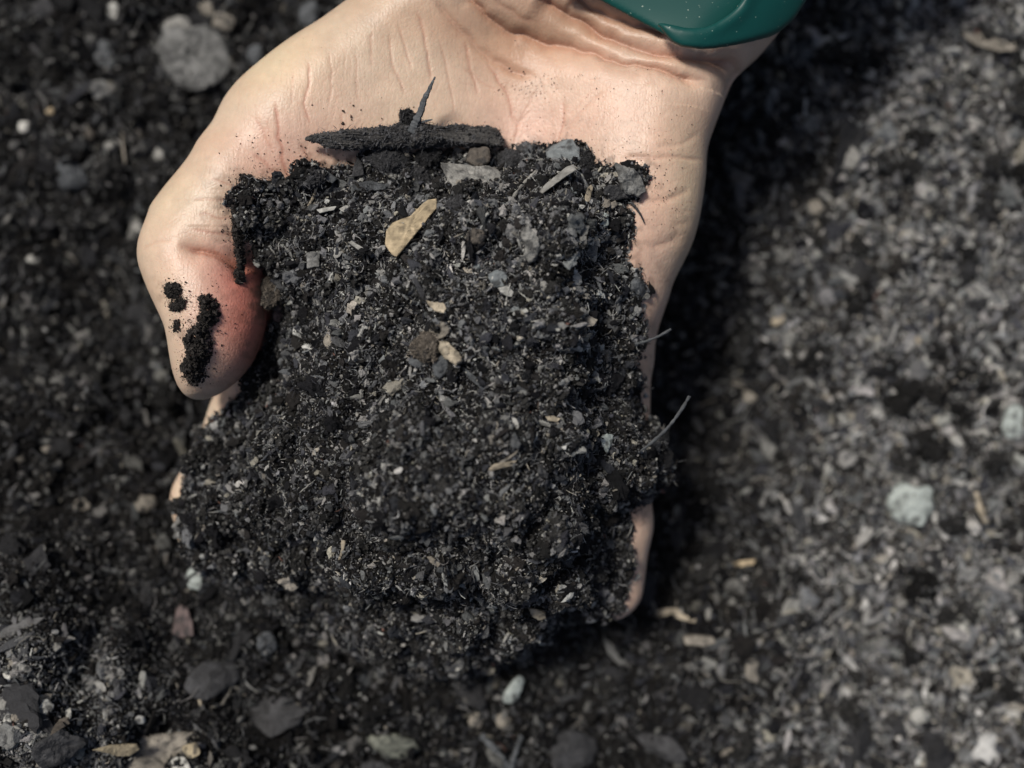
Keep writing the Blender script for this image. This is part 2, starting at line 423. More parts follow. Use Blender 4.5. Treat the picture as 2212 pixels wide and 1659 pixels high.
def blend(c, w): 
    global col
    w = np.clip(w, 0, 1)[:, None]; col = col*(1-w)+c*w
blend(SK_P, .42*sstep(820, 1150, x/PXMM+1106)*sstep(110, 60, y)*.9+.12)
blend(SK_P, .55*gp(620,340,130,75)+.35*gp(700,260,160,120)+.4*gp(1110,260,90,80)+.35*gp(1200,280,130,60)+.25*gp(1440,480,80,160))
blend(SK_P, .75*gp(500,690,85,150)+.35*gp(480,560,110,50)+.3*gp(1380,640,60,200))
blend(SK_R, .68*gp(548,690,58,150)+.25*gp(530,600,50,40)+.12*gp(600,380,90,30))
blend(SK_Y, .5*gp(1490,430,60,190)+.55*gp(600,140,110,90)+.25*gp(380,430,70,60))
blend(SK_D, .45*gp(1090,100,120,60)+.55*gp(1250,60,260,60)+.3*gp(1480,150,160,30)+.35*gp(1120,170,60,50))  # shading of the wrist and its folds, painted into the skin colour
blend(SK_D*.9, .30*sstep(60, 85, y)*(x < 20))  # skin colour darkened towards the wrist, standing in for shade
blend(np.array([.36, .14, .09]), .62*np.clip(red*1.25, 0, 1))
blend(SK_D*.55, .35*gp(1250,40,330,40)+.22*sstep(.2, .9, fbm2(x, y, 3, 3, 64))*gp(1150,160,160,60))  # more painted shade across the wrist, plus mottled dark patches
dd = polysd(x[vi], y[vi], np.stack([P(np.array(MOUND_UV)[:, 0], np.array(MOUND_UV)[:, 1], 52)[0], P(np.array(MOUND_UV)[:, 0], np.array(MOUND_UV)[:, 1], 52)[1]], 1))
dw = np.zeros(len(V)); dw[vi] = np.exp(-np.clip(dd, 0, 99)/3.6)*.85
dw += .55*gp(432,735,34,90)+.35*gp(375,640,26,36)
blend(np.array([.10, .062, .042]), dw*(.25+.75*sstep(-.1, .5, fbm2(x, y, 1.4, 3, 66))))
col *= (1+.09*vn2(x/14, y/14, 60)+.07*vn2(x/4, y/4, 61)+.05*vn2(x/1.3, y/1.3, 62))[:, None]
col[:, 1] *= 1-.05*vn2(x/6, y/6, 67); col[:, 2] *= 1-.07*vn2(x/6, y/6, 67)
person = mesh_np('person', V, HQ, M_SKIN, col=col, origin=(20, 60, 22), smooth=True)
person['_o'] = (20.0, 60.0, 22.0)
tag(person, 'bare open hand held palm up, cupping dark soil, wearing a green wristband', 'person')

# wristband: two overlapping rubber layers wrapped round the wrist
BX, BY, BZ = (10, 130), (52, 140), (6, 78); h2 = .6
bx = np.arange(*BX, h2); by = np.arange(*BY, h2); bz = np.arange(*BZ, h2)
XB, YB = np.meshgrid(bx, by, indexing='ij')
db = polysd(XB, YB, palm)
Tb = 51-3*gau(1100,120,220,90,45,XB,YB)+1.5*gau(1400,160,300,60,45,XB,YB)+.1*np.clip(YB-60, 0, 200); Bb = 22+3*np.cos(XB/40)+.1*np.clip(YB-60, 0, 200)
zb, hb = (Tb+Bb)/2, (Tb-Bb)/2
def band(poly_pts, off, th_, rnd, lip=None):
    pl = pw(closed(poly_pts, 4), 54); dp = polysd(XB, YB, pl)
    if lip is not None: dl, _ = linedist(XB.ravel(), YB.ravel(), lip); dl = dl.reshape(XB.shape)
    out = np.empty((len(bx), len(by), len(bz)), np.float32)
    for k, z in enumerate(bz):
        f = pillow(db, zb, hb, np.minimum(14, hb-.5), z)
        o = off
        if lip is not None: o = off+.7*np.exp(-(dl/1.5)**2)
        s = np.abs(f-o)-th_
        q1, q2 = s+rnd, dp+rnd+max(0, 50-z)*.35
        out[:, :, k] = np.sqrt(np.maximum(q1, 0)**2+np.maximum(q2, 0)**2)+np.minimum(np.maximum(q1, q2), 0)-rnd
    return surface_nets(out, (BX[0], BY[0], BZ[0]), h2)
lip = pw(spline([(1437,70),(1483,84),(1525,80),(1558,62),(1594,36),(1620,-10),(1700,-120)], 6), 54)
v1, q1 = band([(1180,-70),(1299,-2),(1343,22),(1408,56),(1442,74),(1499,84),(1560,60),(1700,-10),(1800,-60),(2000,-260),(1600,-330)], 1.0, .8, .6)
v2, q2 = band([(1413,57),(1424,72),(1442,94),(1455,104),(1473,111),(1512,114),(1550,107),(1590,96),(1640,80),(1681,64),(1712,42),(1733,20),(1760,-20),(1900,-200),(1850,-330),(1720,-150),(1603,0),(1585,26),(1551,52),(1520,67),(1483,71),(1437,62)], 4.2, 1.0, .7, lip)
for nm, v_, q_, lb in (('wristband', v1, q1, 'dark teal rubber wristband'), ('band_strap', v2, q2, 'glossy teal strap end lapping over the band')):
    o = mesh_np(nm, v_, q_, M_RUB, parent=person, origin=(60, 80, 50), smooth=True)
    md = o.modifiers.new('smooth', 'SMOOTH'); md.factor = .5; md.iterations = 2
    o['label'] = lb
    if nm == 'wristband': wb = o; o['_o'] = (60.0, 80.0, 50.0)
    else:
        o.parent = wb; o.location = (0, 0, 0)

# ---------------------------------------------------------------- grain builder
def ico(sub):
    import bmesh
    b = bmesh.new(); bmesh.ops.create_icosphere(b, subdivisions=sub, radius=1)
    v = np.array([p.co[:] for p in b.verts]); f = np.array([[q.index for q in p.verts] for p in b.faces]); b.free(); return v, f
ICO = {k: ico(k) for k in (1, 2, 3, 4)}
def facet(v, r, n, lo=.5, hi=.85):
    v = v.copy()
    for _ in range(n):
        d = r.normal(size=3); d /= np.linalg.norm(d); c = r.uniform(lo, hi)
        v -= np.maximum(0, v@d-c)[:, None]*d
    return v
def templates(sub, n, seed, rough=.25):
    r = np.random.default_rng(seed); out = []
    for i in range(n):
        v, f = ICO[sub]; v = facet(v, r, 7, .45, .9)
        v = v*(1+rough*vn3(v[:, 0]*1.7+i, v[:, 1]*1.7, v[:, 2]*1.7, seed))[:, None]
        if sub > 1: v = v*(1+.6*rough*vn3(v[:, 0]*4+i, v[:, 1]*4, v[:, 2]*4, seed+1))[:, None]
        out.append((v, f))
    return out
TPL = {1: templates(1, 24, 1, .45), 2: templates(2, 30, 2, .5), 3: templates(3, 30, 3, .45)}
def fibre_tpl(n, seed):
    r = np.random.default_rng(seed); out = []
    for _ in range(n):
        m = 7; t = np.linspace(-1, 1, m); c1, c2 = r.normal(0, .35, 2); w = r.normal(0, .05, m)
        y = c1*(t*t-.4)+w; z = c2*(t*t-.4)*.6
        rad = (1-.6*np.abs(t)**3)*r.uniform(.7, 1.2, m)
        v = []
        for i in range(m):
            for k in range(3):
                a = 2.094*k; v.append((t[i], y[i], z[i], math.cos(a)*rad[i], math.sin(a)*rad[i]))
        f = []
        for i in range(m-1):
            for k in range(3):
                a, b = i*3+k, i*3+(k+1) % 3; f += [(a, b, b+3), (a, b+3, a+3)]
        f += [(0, 2, 1), (m*3-3, m*3-2, m*3-1)]
        out.append((np.array(v), np.array(f)))
    return out
FIB = fibre_tpl(16, 8)
def rotm(r, n, flat=None, normal=None):
    q = r.normal(size=(n, 4))
    if flat is not None:
        a = r.uniform(0, 2*math.pi, n); tx, ty = r.normal(0, flat, n), r.normal(0, flat, n)
        c, s = np.cos(a), np.sin(a); Z = np.zeros(n); O = np.ones(n)
        Rz = np.stack([c, -s, Z, s, c, Z, Z, Z, O], 1).reshape(n, 3, 3)
        c, s = np.cos(tx), np.sin(tx); Rx = np.stack([O, Z, Z, Z, c, -s, Z, s, c], 1).reshape(n, 3, 3)
        c, s = np.cos(ty), np.sin(ty); Ry = np.stack([c, Z, s, Z, O, Z, -s, Z, c], 1).reshape(n, 3, 3)
        M = Rx@Ry@Rz
        if normal is not None:   # tip the flat frame on to the surface
            nz = normal/np.linalg.norm(normal, axis=1, keepdims=True)
            xx = np.stack([nz[:, 2], Z, -nz[:, 0]], 1); xx /= np.linalg.norm(xx, axis=1, keepdims=True)+1e-9
            yy = np.cross(nz, xx); M = np.stack([xx, yy, nz], 2)@M
        return M
    q /= np.linalg.norm(q, axis=1, keepdims=True); w, x, y, z = q.T
    return np.stack([1-2*(y*y+z*z), 2*(x*y-z*w), 2*(x*z+y*w), 2*(x*y+z*w), 1-2*(x*x+z*z), 2*(y*z-x*w), 2*(x*z-y*w), 2*(y*z+x*w), 1-2*(x*x+y*y)], 1).reshape(n, 3, 3)
class Acc:
    def __init__(s): s.V, s.F, s.C, s.n = [], [], [], 0
    def add(s, v, f, c):
        s.V.append(v); s.F.append(f+s.n); s.C.append(np.broadcast_to(c, (len(v), 3))); s.n += len(v)
    def grains(s, r, pos, scl, colr, tpl, rot):
        """scl (n,3) half sizes"""
        n = len(pos); pick = r.integers(0, len(tpl), n)
        for k, (tv, tf) in enumerate(tpl):
            m = np.where(pick == k)[0]
            if not len(m): continue
            v = tv[None]*scl[m][:, None, :]
            v = np.einsum('nij,nvj->nvi', rot[m], v)+pos[m][:, None, :]
            f = (tf[None]+(np.arange(len(m))*len(tv))[:, None, None]).reshape(-1, 3)
            s.add(v.reshape(-1, 3), f, np.repeat(colr[m], len(tv), 0))
    def fibres(s, r, pos, ln, rad, colr, rot):
        n = len(pos); pick = r.integers(0, len(FIB), n)
        for k, (tv, tf) in enumerate(FIB):
            m = np.where(pick == k)[0]
            if not len(m): continue
            L, q = ln[m][:, None], rad[m][:, None]
            v = np.stack([tv[None, :, 0]*L, tv[None, :, 1]*L+tv[None, :, 3]*q, tv[None, :, 2]*L+tv[None, :, 4]*q], 2)
            v = np.einsum('nij,nvj->nvi', rot[m], v)+pos[m][:, None, :]
            f = (tf[None]+(np.arange(len(m))*len(tv))[:, None, None]).reshape(-1, 3)
            s.add(v.reshape(-1, 3), f, np.repeat(colr[m], len(tv), 0))
    def obj(s, name, m, **k): return mesh_np(name, np.vstack(s.V), np.vstack(s.F), m, col=np.vstack(s.C), **k)
PAL = np.array([[.006, .006, .007], [.012, .011, .0105], [.024, .025, .029], [.055, .056, .058], [.10, .102, .104], [.175, .172, .165], [.275, .27, .255], [.215, .20, .17], [.39, .385, .37], [.10, .055, .045]])*np.array([1.0, 1.0, 1.0])
def colours(r, n, w):
    w = np.array(w, float); w /= w.sum()
    c = PAL[r.choice(len(PAL), n, p=w)]
    c = c*r.uniform(.65, 1.35, (n, 1))*r.uniform(.98, 1.02, (n, 3))
    return c/(1+c.max(1, keepdims=True)*1.6)*1.22
W_DARK = [32, 22, 14, 13, 11, 7, 3.2, 1.8, .9, .1]
W_GREY = [12, 13, 14, 18, 19, 13, 5.5, 4, 1.6, .1]
W_PALE = [4, 6, 9, 19, 26, 20, 9, 5, 2.5, .05]

# ---------------------------------------------------------------- the heap of soil in the hand
MOUND = [(500,428,44),(512,400,46),(560,395,47),(640,388,49),(665,362,50),(720,352,50),(780,338,50),(850,326,48),(950,318,47),(1060,322,47),(1110,318,48),(1180,312,49),(1240,308,50),
         (1275,338,51),(1300,352,52),(1345,352,53),(1392,372,53),(1385,410,53),(1360,445,53),(1366,500,52),(1345,560,52),(1388,602,50),(1385,640,48),(1368,662,47),(1388,700,46),(1380,760,44),
         (1388,815,42),(1382,870,40),(1402,912,38),(1440,935,38),(1452,990,38),(1448,1040,36),(1420,1062,35),(1374,1068,35),(1362,1130,34),(1356,1170,34),(1370,1220,32),(1362,1262,30),
         (1338,1300,28),(1292,1345,24),(1240,1372,22),(1165,1412,20),(1095,1445,18),(1000,1468,18),(900,1465,18),(790,1440,18),(690,1400,18),(580,1345,18),(480,1275,18),(415,1215,20),
         (408,1150,26),(402,1090,30),(405,1030,31),(412,975,33),(448,925,35),(490,878,37),(534,828,38),(564,765,38),(564,700,38),(566,655,38),(556,620,38),(560,575,40),(545,530,42),(520,500,43)]
mo = np.array(MOUND, float)
for _ in range(4):
    qx, qy = P(mo[:, 0], mo[:, 1], mo[:, 2]); hz = hand_h(qx, qy); mm_ = (mo[:, 1] < 640) & (hz > 25); mo[mm_, 2] = .5*mo[mm_, 2]+.5*hz[mm_]
mo = closed(mo, 4); mx, my = P(mo[:, 0], mo[:, 1], mo[:, 2]); MP = np.stack([mx, my], 1)
MC = [(560,450,50),(700,420,55),(900,380,54),(1100,370,56),(1300,400,58),(650,560,54),(800,520,62),(1000,520,66),(1200,520,66),(1320,560,56),(640,700,52),(800,700,66),(1000,700,71),(1200,680,70),
      (1320,720,52),(620,860,50),(760,850,62),(950,850,68),(1150,850,69),(1300,860,54),(480,980,42),(600,980,54),(760,960,66),(900,980,76),(1050,1000,75),(1200,980,69),(1300,1000,54),
      (450,1100,42),(560,1100,48),(700,1080,62),(850,1080,76),(960,1060,79),(1080,1120,72),(1200,1150,66),(1310,1150,44),(500,1190,38),(650,1220,44),(800,1200,60),(950,1220,66),(1100,1250,62),
      (1230,1260,53),(1310,1260,37),(700,1310,30),(850,1330,40),(1000,1340,50),(1120,1340,42),(1230,1320,38),(900,1410,36),(1030,1415,38),(640,1290,32),(760,1380,32)]
mc = np.array(MC, float); mcx, mcy = P(mc[:, 0], mc[:, 1], mc[:, 2])
MH = .55
ax_ = np.arange(-82, 52, MH); ay_ = np.arange(-72, 56, MH)
XM, YM = np.meshgrid(ax_, ay_, indexing='ij')
DM = polysd(XM, YM, MP)
DM = DM+vn2(XM/7, YM/7, 70)*1.6+vn2(XM/4, YM/4, 71)*1.5+vn2(XM/1.6, YM/1.6, 72)*1.0
_d = bil(dt2.astype(float), XM, YM, XR[0], YR[0], H); _lo = sstep(-6, 2, 829.5-YM/PXMM-640)
DM = np.where(829.5-YM/PXMM > 610, np.maximum(DM, .3-_d), DM)
base = np.maximum(hand_h(XM, YM), ground_h(XM, YM, False)-1)
bs = base.copy()
for _ in range(5): bs[1:-1, 1:-1] = (bs[1:-1, 1:-1]*2+bs[:-2, 1:-1]+bs[2:, 1:-1]+bs[1:-1, :-2]+bs[1:-1, 2:])/6
top = rbf(XM, YM, mcx, mcy, mc[:, 2], 9.0)
top = np.maximum(top, bs+1.5)
ZM = bs-1.5+(top-bs+1.5)*sstep(0, 1, np.clip(-DM/14.0, 0, 1)**.55)
rel = np.clip(-DM/4, 0, 1)
ZM += rel*(fbm2(XM, YM, 16, 2, 21)*2.4+(np.abs(fbm2(XM, YM, 10, 2, 25))*5.6-1.9)+(np.abs(fbm2(XM, YM, 4.2, 2, 29))*3.4-1.1)+fbm2(XM, YM, 1.5, 2, 27)*.45)
low = gau(900,1080,420,230,70,XM,YM)
ZM += rel*low*(fbm2(XM, YM, 5.5, 3, 33)*2.4)
ZM -= 14*gau(580,745,36,100,40,XM,YM)  # soil laid low beside the thumb, dark filling for the shaded gap
ZM = np.where(DM < 0, np.maximum(ZM, bs+.7*np.clip(-DM, 0, 1)), ZM)
inside = DM < .6
def mound_h(x, y):
    z = bil(ZM, x, y, ax_[0], ay_[0], MH); m = bil(inside.astype(float), x, y, ax_[0], ay_[0], MH)
    return np.where(m > .5, z, -99)
def surf(x, y, kind='any'):
    x, y = np.atleast_1d(np.asarray(x, float)), np.atleast_1d(np.asarray(y, float))
    g = ground_h(x, y)
    if kind == 'ground': return g
    return np.maximum(np.maximum(g, hand_h(x, y)), mound_h(x, y))
def locate(u, v, kind='any'):
    z = 90.0
    for _ in range(120):          # walk down the sight line until it meets the surface
        x, y = P(u, v, z); s = surf(x, y, kind)[0]
        if s >= z-.3: return float(x), float(y), float(s)
        z -= max(.4, (z-s)*.12)
    return float(x), float(y), float(s)

acc = Acc()
gi = -np.ones(inside.shape, int); gi[inside] = np.arange(inside.sum())
mv = np.stack([XM[inside], YM[inside], ZM[inside]], 1)
a, b, c, d = gi[:-1, :-1], gi[1:, :-1], gi[1:, 1:], gi[:-1, 1:]
ok = (a >= 0) & (b >= 0) & (c >= 0) & (d >= 0)
mf = np.vstack([np.stack([a[ok], b[ok], c[ok]], 1), np.stack([a[ok], c[ok], d[ok]], 1)])
acc.add(mv, mf, np.array([.007, .0065, .006])*(1+.5*vn2(mv[:, 0]/1.2, mv[:, 1]/1.2, 81))[:, None])
# undersides, so that the heap is a closed solid
ub = np.stack([XM[inside], YM[inside], np.minimum(bs[inside], ZM[inside])-4], 1)
acc.add(ub, mf[:, ::-1], np.array([.014, .0135, .013]))
tri = mv[mf]; ta = np.linalg.norm(np.cross(tri[:, 1]-tri[:, 0], tri[:, 2]-tri[:, 0]), axis=1)/2
tn = np.cross(tri[:, 1]-tri[:, 0], tri[:, 2]-tri[:, 0]); tn /= np.linalg.norm(tn, axis=1, keepdims=True)
def on_tris(r, n, wgt=None):
    p = ta if wgt is None else ta*wgt
    k = r.choice(len(tri), n, p=p/p.sum()); s, t = r.random((2, n)); m = s+t > 1; s[m], t[m] = 1-s[m], 1-t[m]
    return tri[k, 0]+(tri[k, 1]-tri[k, 0])*s[:, None]+(tri[k, 2]-tri[k, 0])*t[:, None], tn[k]
r = np.random.default_rng(21)
def sizes(r, n, lo, hi, p=2.2):
    u = r.random(n); e = 1-p
    return (lo**e+u*(hi**e-lo**e))**(1/e)
cu = tri.mean(1)[:, 0]/PXMM+1106; cv = 829.5-tri.mean(1)[:, 1]/PXMM
dry = .35+.65*np.exp(-((cu-1060)/330)**2-((cv-560)/260)**2)
def mound_cols(r, pos, pale=0):
    u = pos[:, 0]/PXMM+1106; v = 829.5-pos[:, 1]/PXMM
    k = .12+np.exp(-((u-1040)/400)**2-((v-560)/300)**2)+.25*np.exp(-((u-1000)/300)**2-((v-1180)/260)**2)+pale
    m = r.random(len(pos)) < np.clip(k, 0, 1)*.8
    return np.where(m[:, None], colours(r, len(pos), W_GREY)*1.5, colours(r, len(pos), W_DARK))
def aniso(r, n, s, lo=.45): return s[:, None]*np.stack([r.uniform(.9, 1.5, n), r.uniform(.6, 1.1, n), r.uniform(lo, .9, n)], 1)
n = 105000; p, nn = on_tris(r, n); s = sizes(r, n, .14, .45); p = p+nn*(r.normal(.12, .35, n))[:, None]
acc.grains(r, p, aniso(r, n, s), mound_cols(r, p), TPL[1], rotm(r, n))
n = 10500; p, nn = on_tris(r, n); s = sizes(r, n, .42, 1.4, 2.9); p = p+nn*(s*r.uniform(-.1, .9, n))[:, None]
acc.grains(r, p, aniso(r, n, s, .3), mound_cols(r, p), TPL[2], rotm(r, n))
n = 380; p, nn = on_tris(r, n); s = sizes(r, n, 1.1, 2.4, 3.0); p = p+nn*(s*r.uniform(-.3, .4, n))[:, None]
acc.grains(r, p, aniso(r, n, s), mound_cols(r, p, -.35), TPL[3], rotm(r, n))
def aggregates(acc, r, cen, rad, per, palw, mul=1.0):
    n = len(cen); base = np.array([.010, .0098, .0095])*r.uniform(.6, 2.6, (n, 1))*mul*.8
    sc = rad[:, None]*np.stack([r.uniform(.8, 1.3, n), r.uniform(.7, 1.1, n), r.uniform(.5, .9, n)], 1); M = rotm(r, n, .5)
    acc.grains(r, cen, sc*.82, base, TPL[3], M)
    k = np.repeat(np.arange(n), np.maximum(6, (per*rad**2).astype(int))); m = len(k); d = r.normal(size=(m, 3)); d /= np.linalg.norm(d, axis=1)[:, None]
    p = cen[k]+np.einsum('nij,nj->ni', M[k], d*sc[k]*r.uniform(.72, 1.08, m)[:, None]); s_ = sizes(r, m, .13, .5)*np.clip(rad[k]/1.6, .8, 1.8)
    c = np.where((r.random(m) < .55)[:, None], base[k]*r.uniform(.6, 3.2, (m, 1)), colours(r, m, palw)); acc.grains(r, p, aniso(r, m, s_, .35), c, TPL[1], rotm(r, m))
n = 620; p, nn = on_tris(r, n); s = sizes(r, n, .9, 3.0, 2.4); aggregates(acc, r, p+nn*(s*.3)[:, None], s, 22, W_GREY, 1.2)
# flakes of wood and leaf
n = 9500; p, nn = on_tris(r, n); s = sizes(r, n, .3, 1.5, 2.2); p = p+nn*r.uniform(0, .8, n)[:, None]
acc.grains(r, p, np.stack([s*r.uniform(.8, 1.8, n), s*r.uniform(.35, .7, n), s*.2+.03], 1), mound_cols(r, p, .15), TPL[1], rotm(r, n, .55, nn))
n = 22000; p, nn = on_tris(r, n); L = sizes(r, n, .9, 4.5, 2.2); p = p+nn*r.uniform(.1, .9, n)[:, None]
acc.fibres(r, p, L*.5, r.uniform(.045, .14, n), mound_cols(r, p, .2)*1.1, rotm(r, n, .45, nn))
mound = acc.obj('soil_mound', M_SOIL)
tag(mound, 'loose black crumbly soil heaped up in the cupped hand', 'soil', kind='stuff')

# ---------------------------------------------------------------- ground sheet and loose crumbs on it
def axis(lo, hi, step, far):
    m = list(np.arange(lo, hi, step)); s = step; a = m[-1]; b = m[0]; A, Bq = [], []
    while a < far: s *= 1.16; a += s; A.append(a)
    s = step
    while b > -far: s *= 1.16; b -= s; Bq.append(b)
    return np.array(Bq[::-1]+m+A)
gxa = axis(-150, 150, .9, 60000); gya = axis(-120, 120, .9, 60000)
XG, YG = np.meshgrid(gxa, gya, indexing='ij'); ZG = ground_h(XG, YG)
nx, ny = XG.shape; ii = np.arange(nx*ny).reshape(nx, ny)
Q = np.stack([ii[:-1, :-1].ravel(), ii[1:, :-1].ravel(), ii[1:, 1:].ravel(), ii[:-1, 1:].ravel()], 1)
GV = np.stack([XG.ravel(), YG.ravel(), ZG.ravel()], 1)
gcol = np.array([.008, .0075, .007])*(1+.5*vn2(GV[:, 0]/1.5, GV[:, 1]/1.5, 91))[:, None]*(1+3.5*sstep(1500, 1950, GV[:, 0]/PXMM/1.25+1106))[:, None]  # brighter right side put into the base soil colour
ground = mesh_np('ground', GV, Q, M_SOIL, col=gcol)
tag(ground, 'dark loose soil ground', None, kind='structure'); 
r = np.random.default_rng(31)
def g_points(r, n):
    out = []; tot = 0
    while tot < n:
        x = r.uniform(-185, 185, n); y = r.uniform(-150, 150, n)
        core = (np.abs(x) < 132) & (np.abs(y) < 100); m = core | (r.random(n) < .28)
        out.append(np.stack([x[m], y[m]], 1)); tot += m.sum()
    p = np.vstack(out)[:n]; return np.column_stack([p, ground_h(p[:, 0], p[:, 1])])
def cov(p): 
    k = (CAMZ-p[:, 2])/222*PXMM; return p[:, 0]/k+1106, 829.5-p[:, 1]/k
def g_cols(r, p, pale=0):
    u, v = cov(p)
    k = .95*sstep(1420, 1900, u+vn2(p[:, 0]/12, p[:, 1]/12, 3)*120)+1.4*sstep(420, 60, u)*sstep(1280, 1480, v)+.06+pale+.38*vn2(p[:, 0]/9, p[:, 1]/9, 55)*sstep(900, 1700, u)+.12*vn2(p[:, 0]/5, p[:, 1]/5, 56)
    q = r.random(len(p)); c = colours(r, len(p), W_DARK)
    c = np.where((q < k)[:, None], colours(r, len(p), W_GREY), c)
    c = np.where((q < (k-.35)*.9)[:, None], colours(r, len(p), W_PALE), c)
    return c*(np.clip(.5+.6*k, .45, 1.15)*(1+.4*sstep(1450, 1800, u)))[:, None]  # ground brightness put into grain colour: dimmer left, brighter right
def drop_far(p, s): return s*np.where((np.abs(p[:, 0]) < 132) & (np.abs(p[:, 1]) < 100), 1, 1.6)
acc = Acc()
n = 78000; p = g_points(r, n); s = drop_far(p, sizes(r, n, .3, .8)); p[:, 2] += r.normal(.15, .45, n)
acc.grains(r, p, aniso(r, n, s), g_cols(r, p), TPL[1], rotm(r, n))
n = 11000; p = g_points(r, n); s = sizes(r, n, .8, 1.9, 2.8); p[:, 2] += s*r.uniform(-.2, .6, n)
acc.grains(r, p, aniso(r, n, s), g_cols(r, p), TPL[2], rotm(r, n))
n = 500; p = g_points(r, n); s = sizes(r, n, 1.9, 3.6, 3.2); p[:, 2] += s*r.uniform(-.4, .3, n)
acc.grains(r, p, aniso(r, n, s), g_cols(r, p, -.1), TPL[3], rotm(r, n))
n = 9000; p = g_points(r, n); s = sizes(r, n, .6, 3.2, 2.6); p[:, 2] += r.uniform(.2, 1.2, n)
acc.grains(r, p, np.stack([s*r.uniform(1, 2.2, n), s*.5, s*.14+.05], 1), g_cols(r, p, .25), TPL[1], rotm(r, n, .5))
n = 17000; p = g_points(r, n); L = sizes(r, n, 1.4, 10, 2.1); p[:, 2] += r.uniform(.2, 1.4, n)
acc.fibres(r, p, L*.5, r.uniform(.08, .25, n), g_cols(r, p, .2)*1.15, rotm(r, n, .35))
n = 260; p = g_points(r, n); s = sizes(r, n, 2.4, 6.0, 2.6); p[:, 2] -= s*.2
acc.grains(r, p, aniso(r, n, s, .3), np.array([.016, .016, .017])*r.uniform(.6, 2.2, (n, 1)), TPL[3], rotm(r, n, .5))
n = 520; p = g_points(r, n); s = sizes(r, n, 1.8, 6.0, 2.3); p[:, 2] += s*.25; aggregates(acc, r, p, s, 7, W_GREY)
# finer grains on the rise that comes up close to the camera
n = 26000; u = r.uniform(-20, 520, n); v = r.uniform(1150, 1690, n)
xx, yy = P(u, v, 38); p = np.column_stack([xx, yy, ground_h(xx, yy)]); s = sizes(r, n, .16, .5); p[:, 2] += r.normal(.1, .3, n)
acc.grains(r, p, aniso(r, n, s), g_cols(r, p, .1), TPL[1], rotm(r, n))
crumbs = acc.obj('loose_soil', M_SOIL)
tag(crumbs, 'loose dark compost crumbs and fibres spread over the ground', 'soil', kind='stuff')
# ---------------------------------------------------------------- single things lying on the heap, the skin and the ground
C_ = {'dark': (.018, .018, .019), 'char': (.034, .034, .036), 'slate': (.070, .075, .080), 'blue': (.145, .160, .165), 'grey': (.14, .14, .135), 'stone': (.20, .195, .18), 'pale': (.34, .335, .31),
      'white': (.50, .49, .45), 'mint': (.28, .31, .295), 'tan': (.28, .24, .18), 'brown': (.075, .064, .053), 'buff': (.20, .18, .15), 'yellow': (.32, .255, .165), 'gold': (.27, .225, .15), 'rust': (.10, .075, .072), 'pink': (.22, .16, .145), 'olive': (.13, .135, .11)}
def slope_at(x, y, e=3.0, kind='any'):
    a = surf([x-e, x+e, x, x], [y, y, y-e, y+e], kind)
    return float(np.clip((a[1]-a[0])/(2*e), -.5, .5)), float(np.clip((a[3]-a[2])/(2*e), -.5, .5))
def resample(p, m):
    q = np.vstack([p, p[:1]]); s = np.concatenate([[0], np.cumsum(np.hypot(*(q[1:]-q[:-1]).T))]); t = np.linspace(0, s[-1], m, endpoint=False)
    return np.stack([np.interp(t, s, q[:, 0]), np.interp(t, s, q[:, 1])], 1)
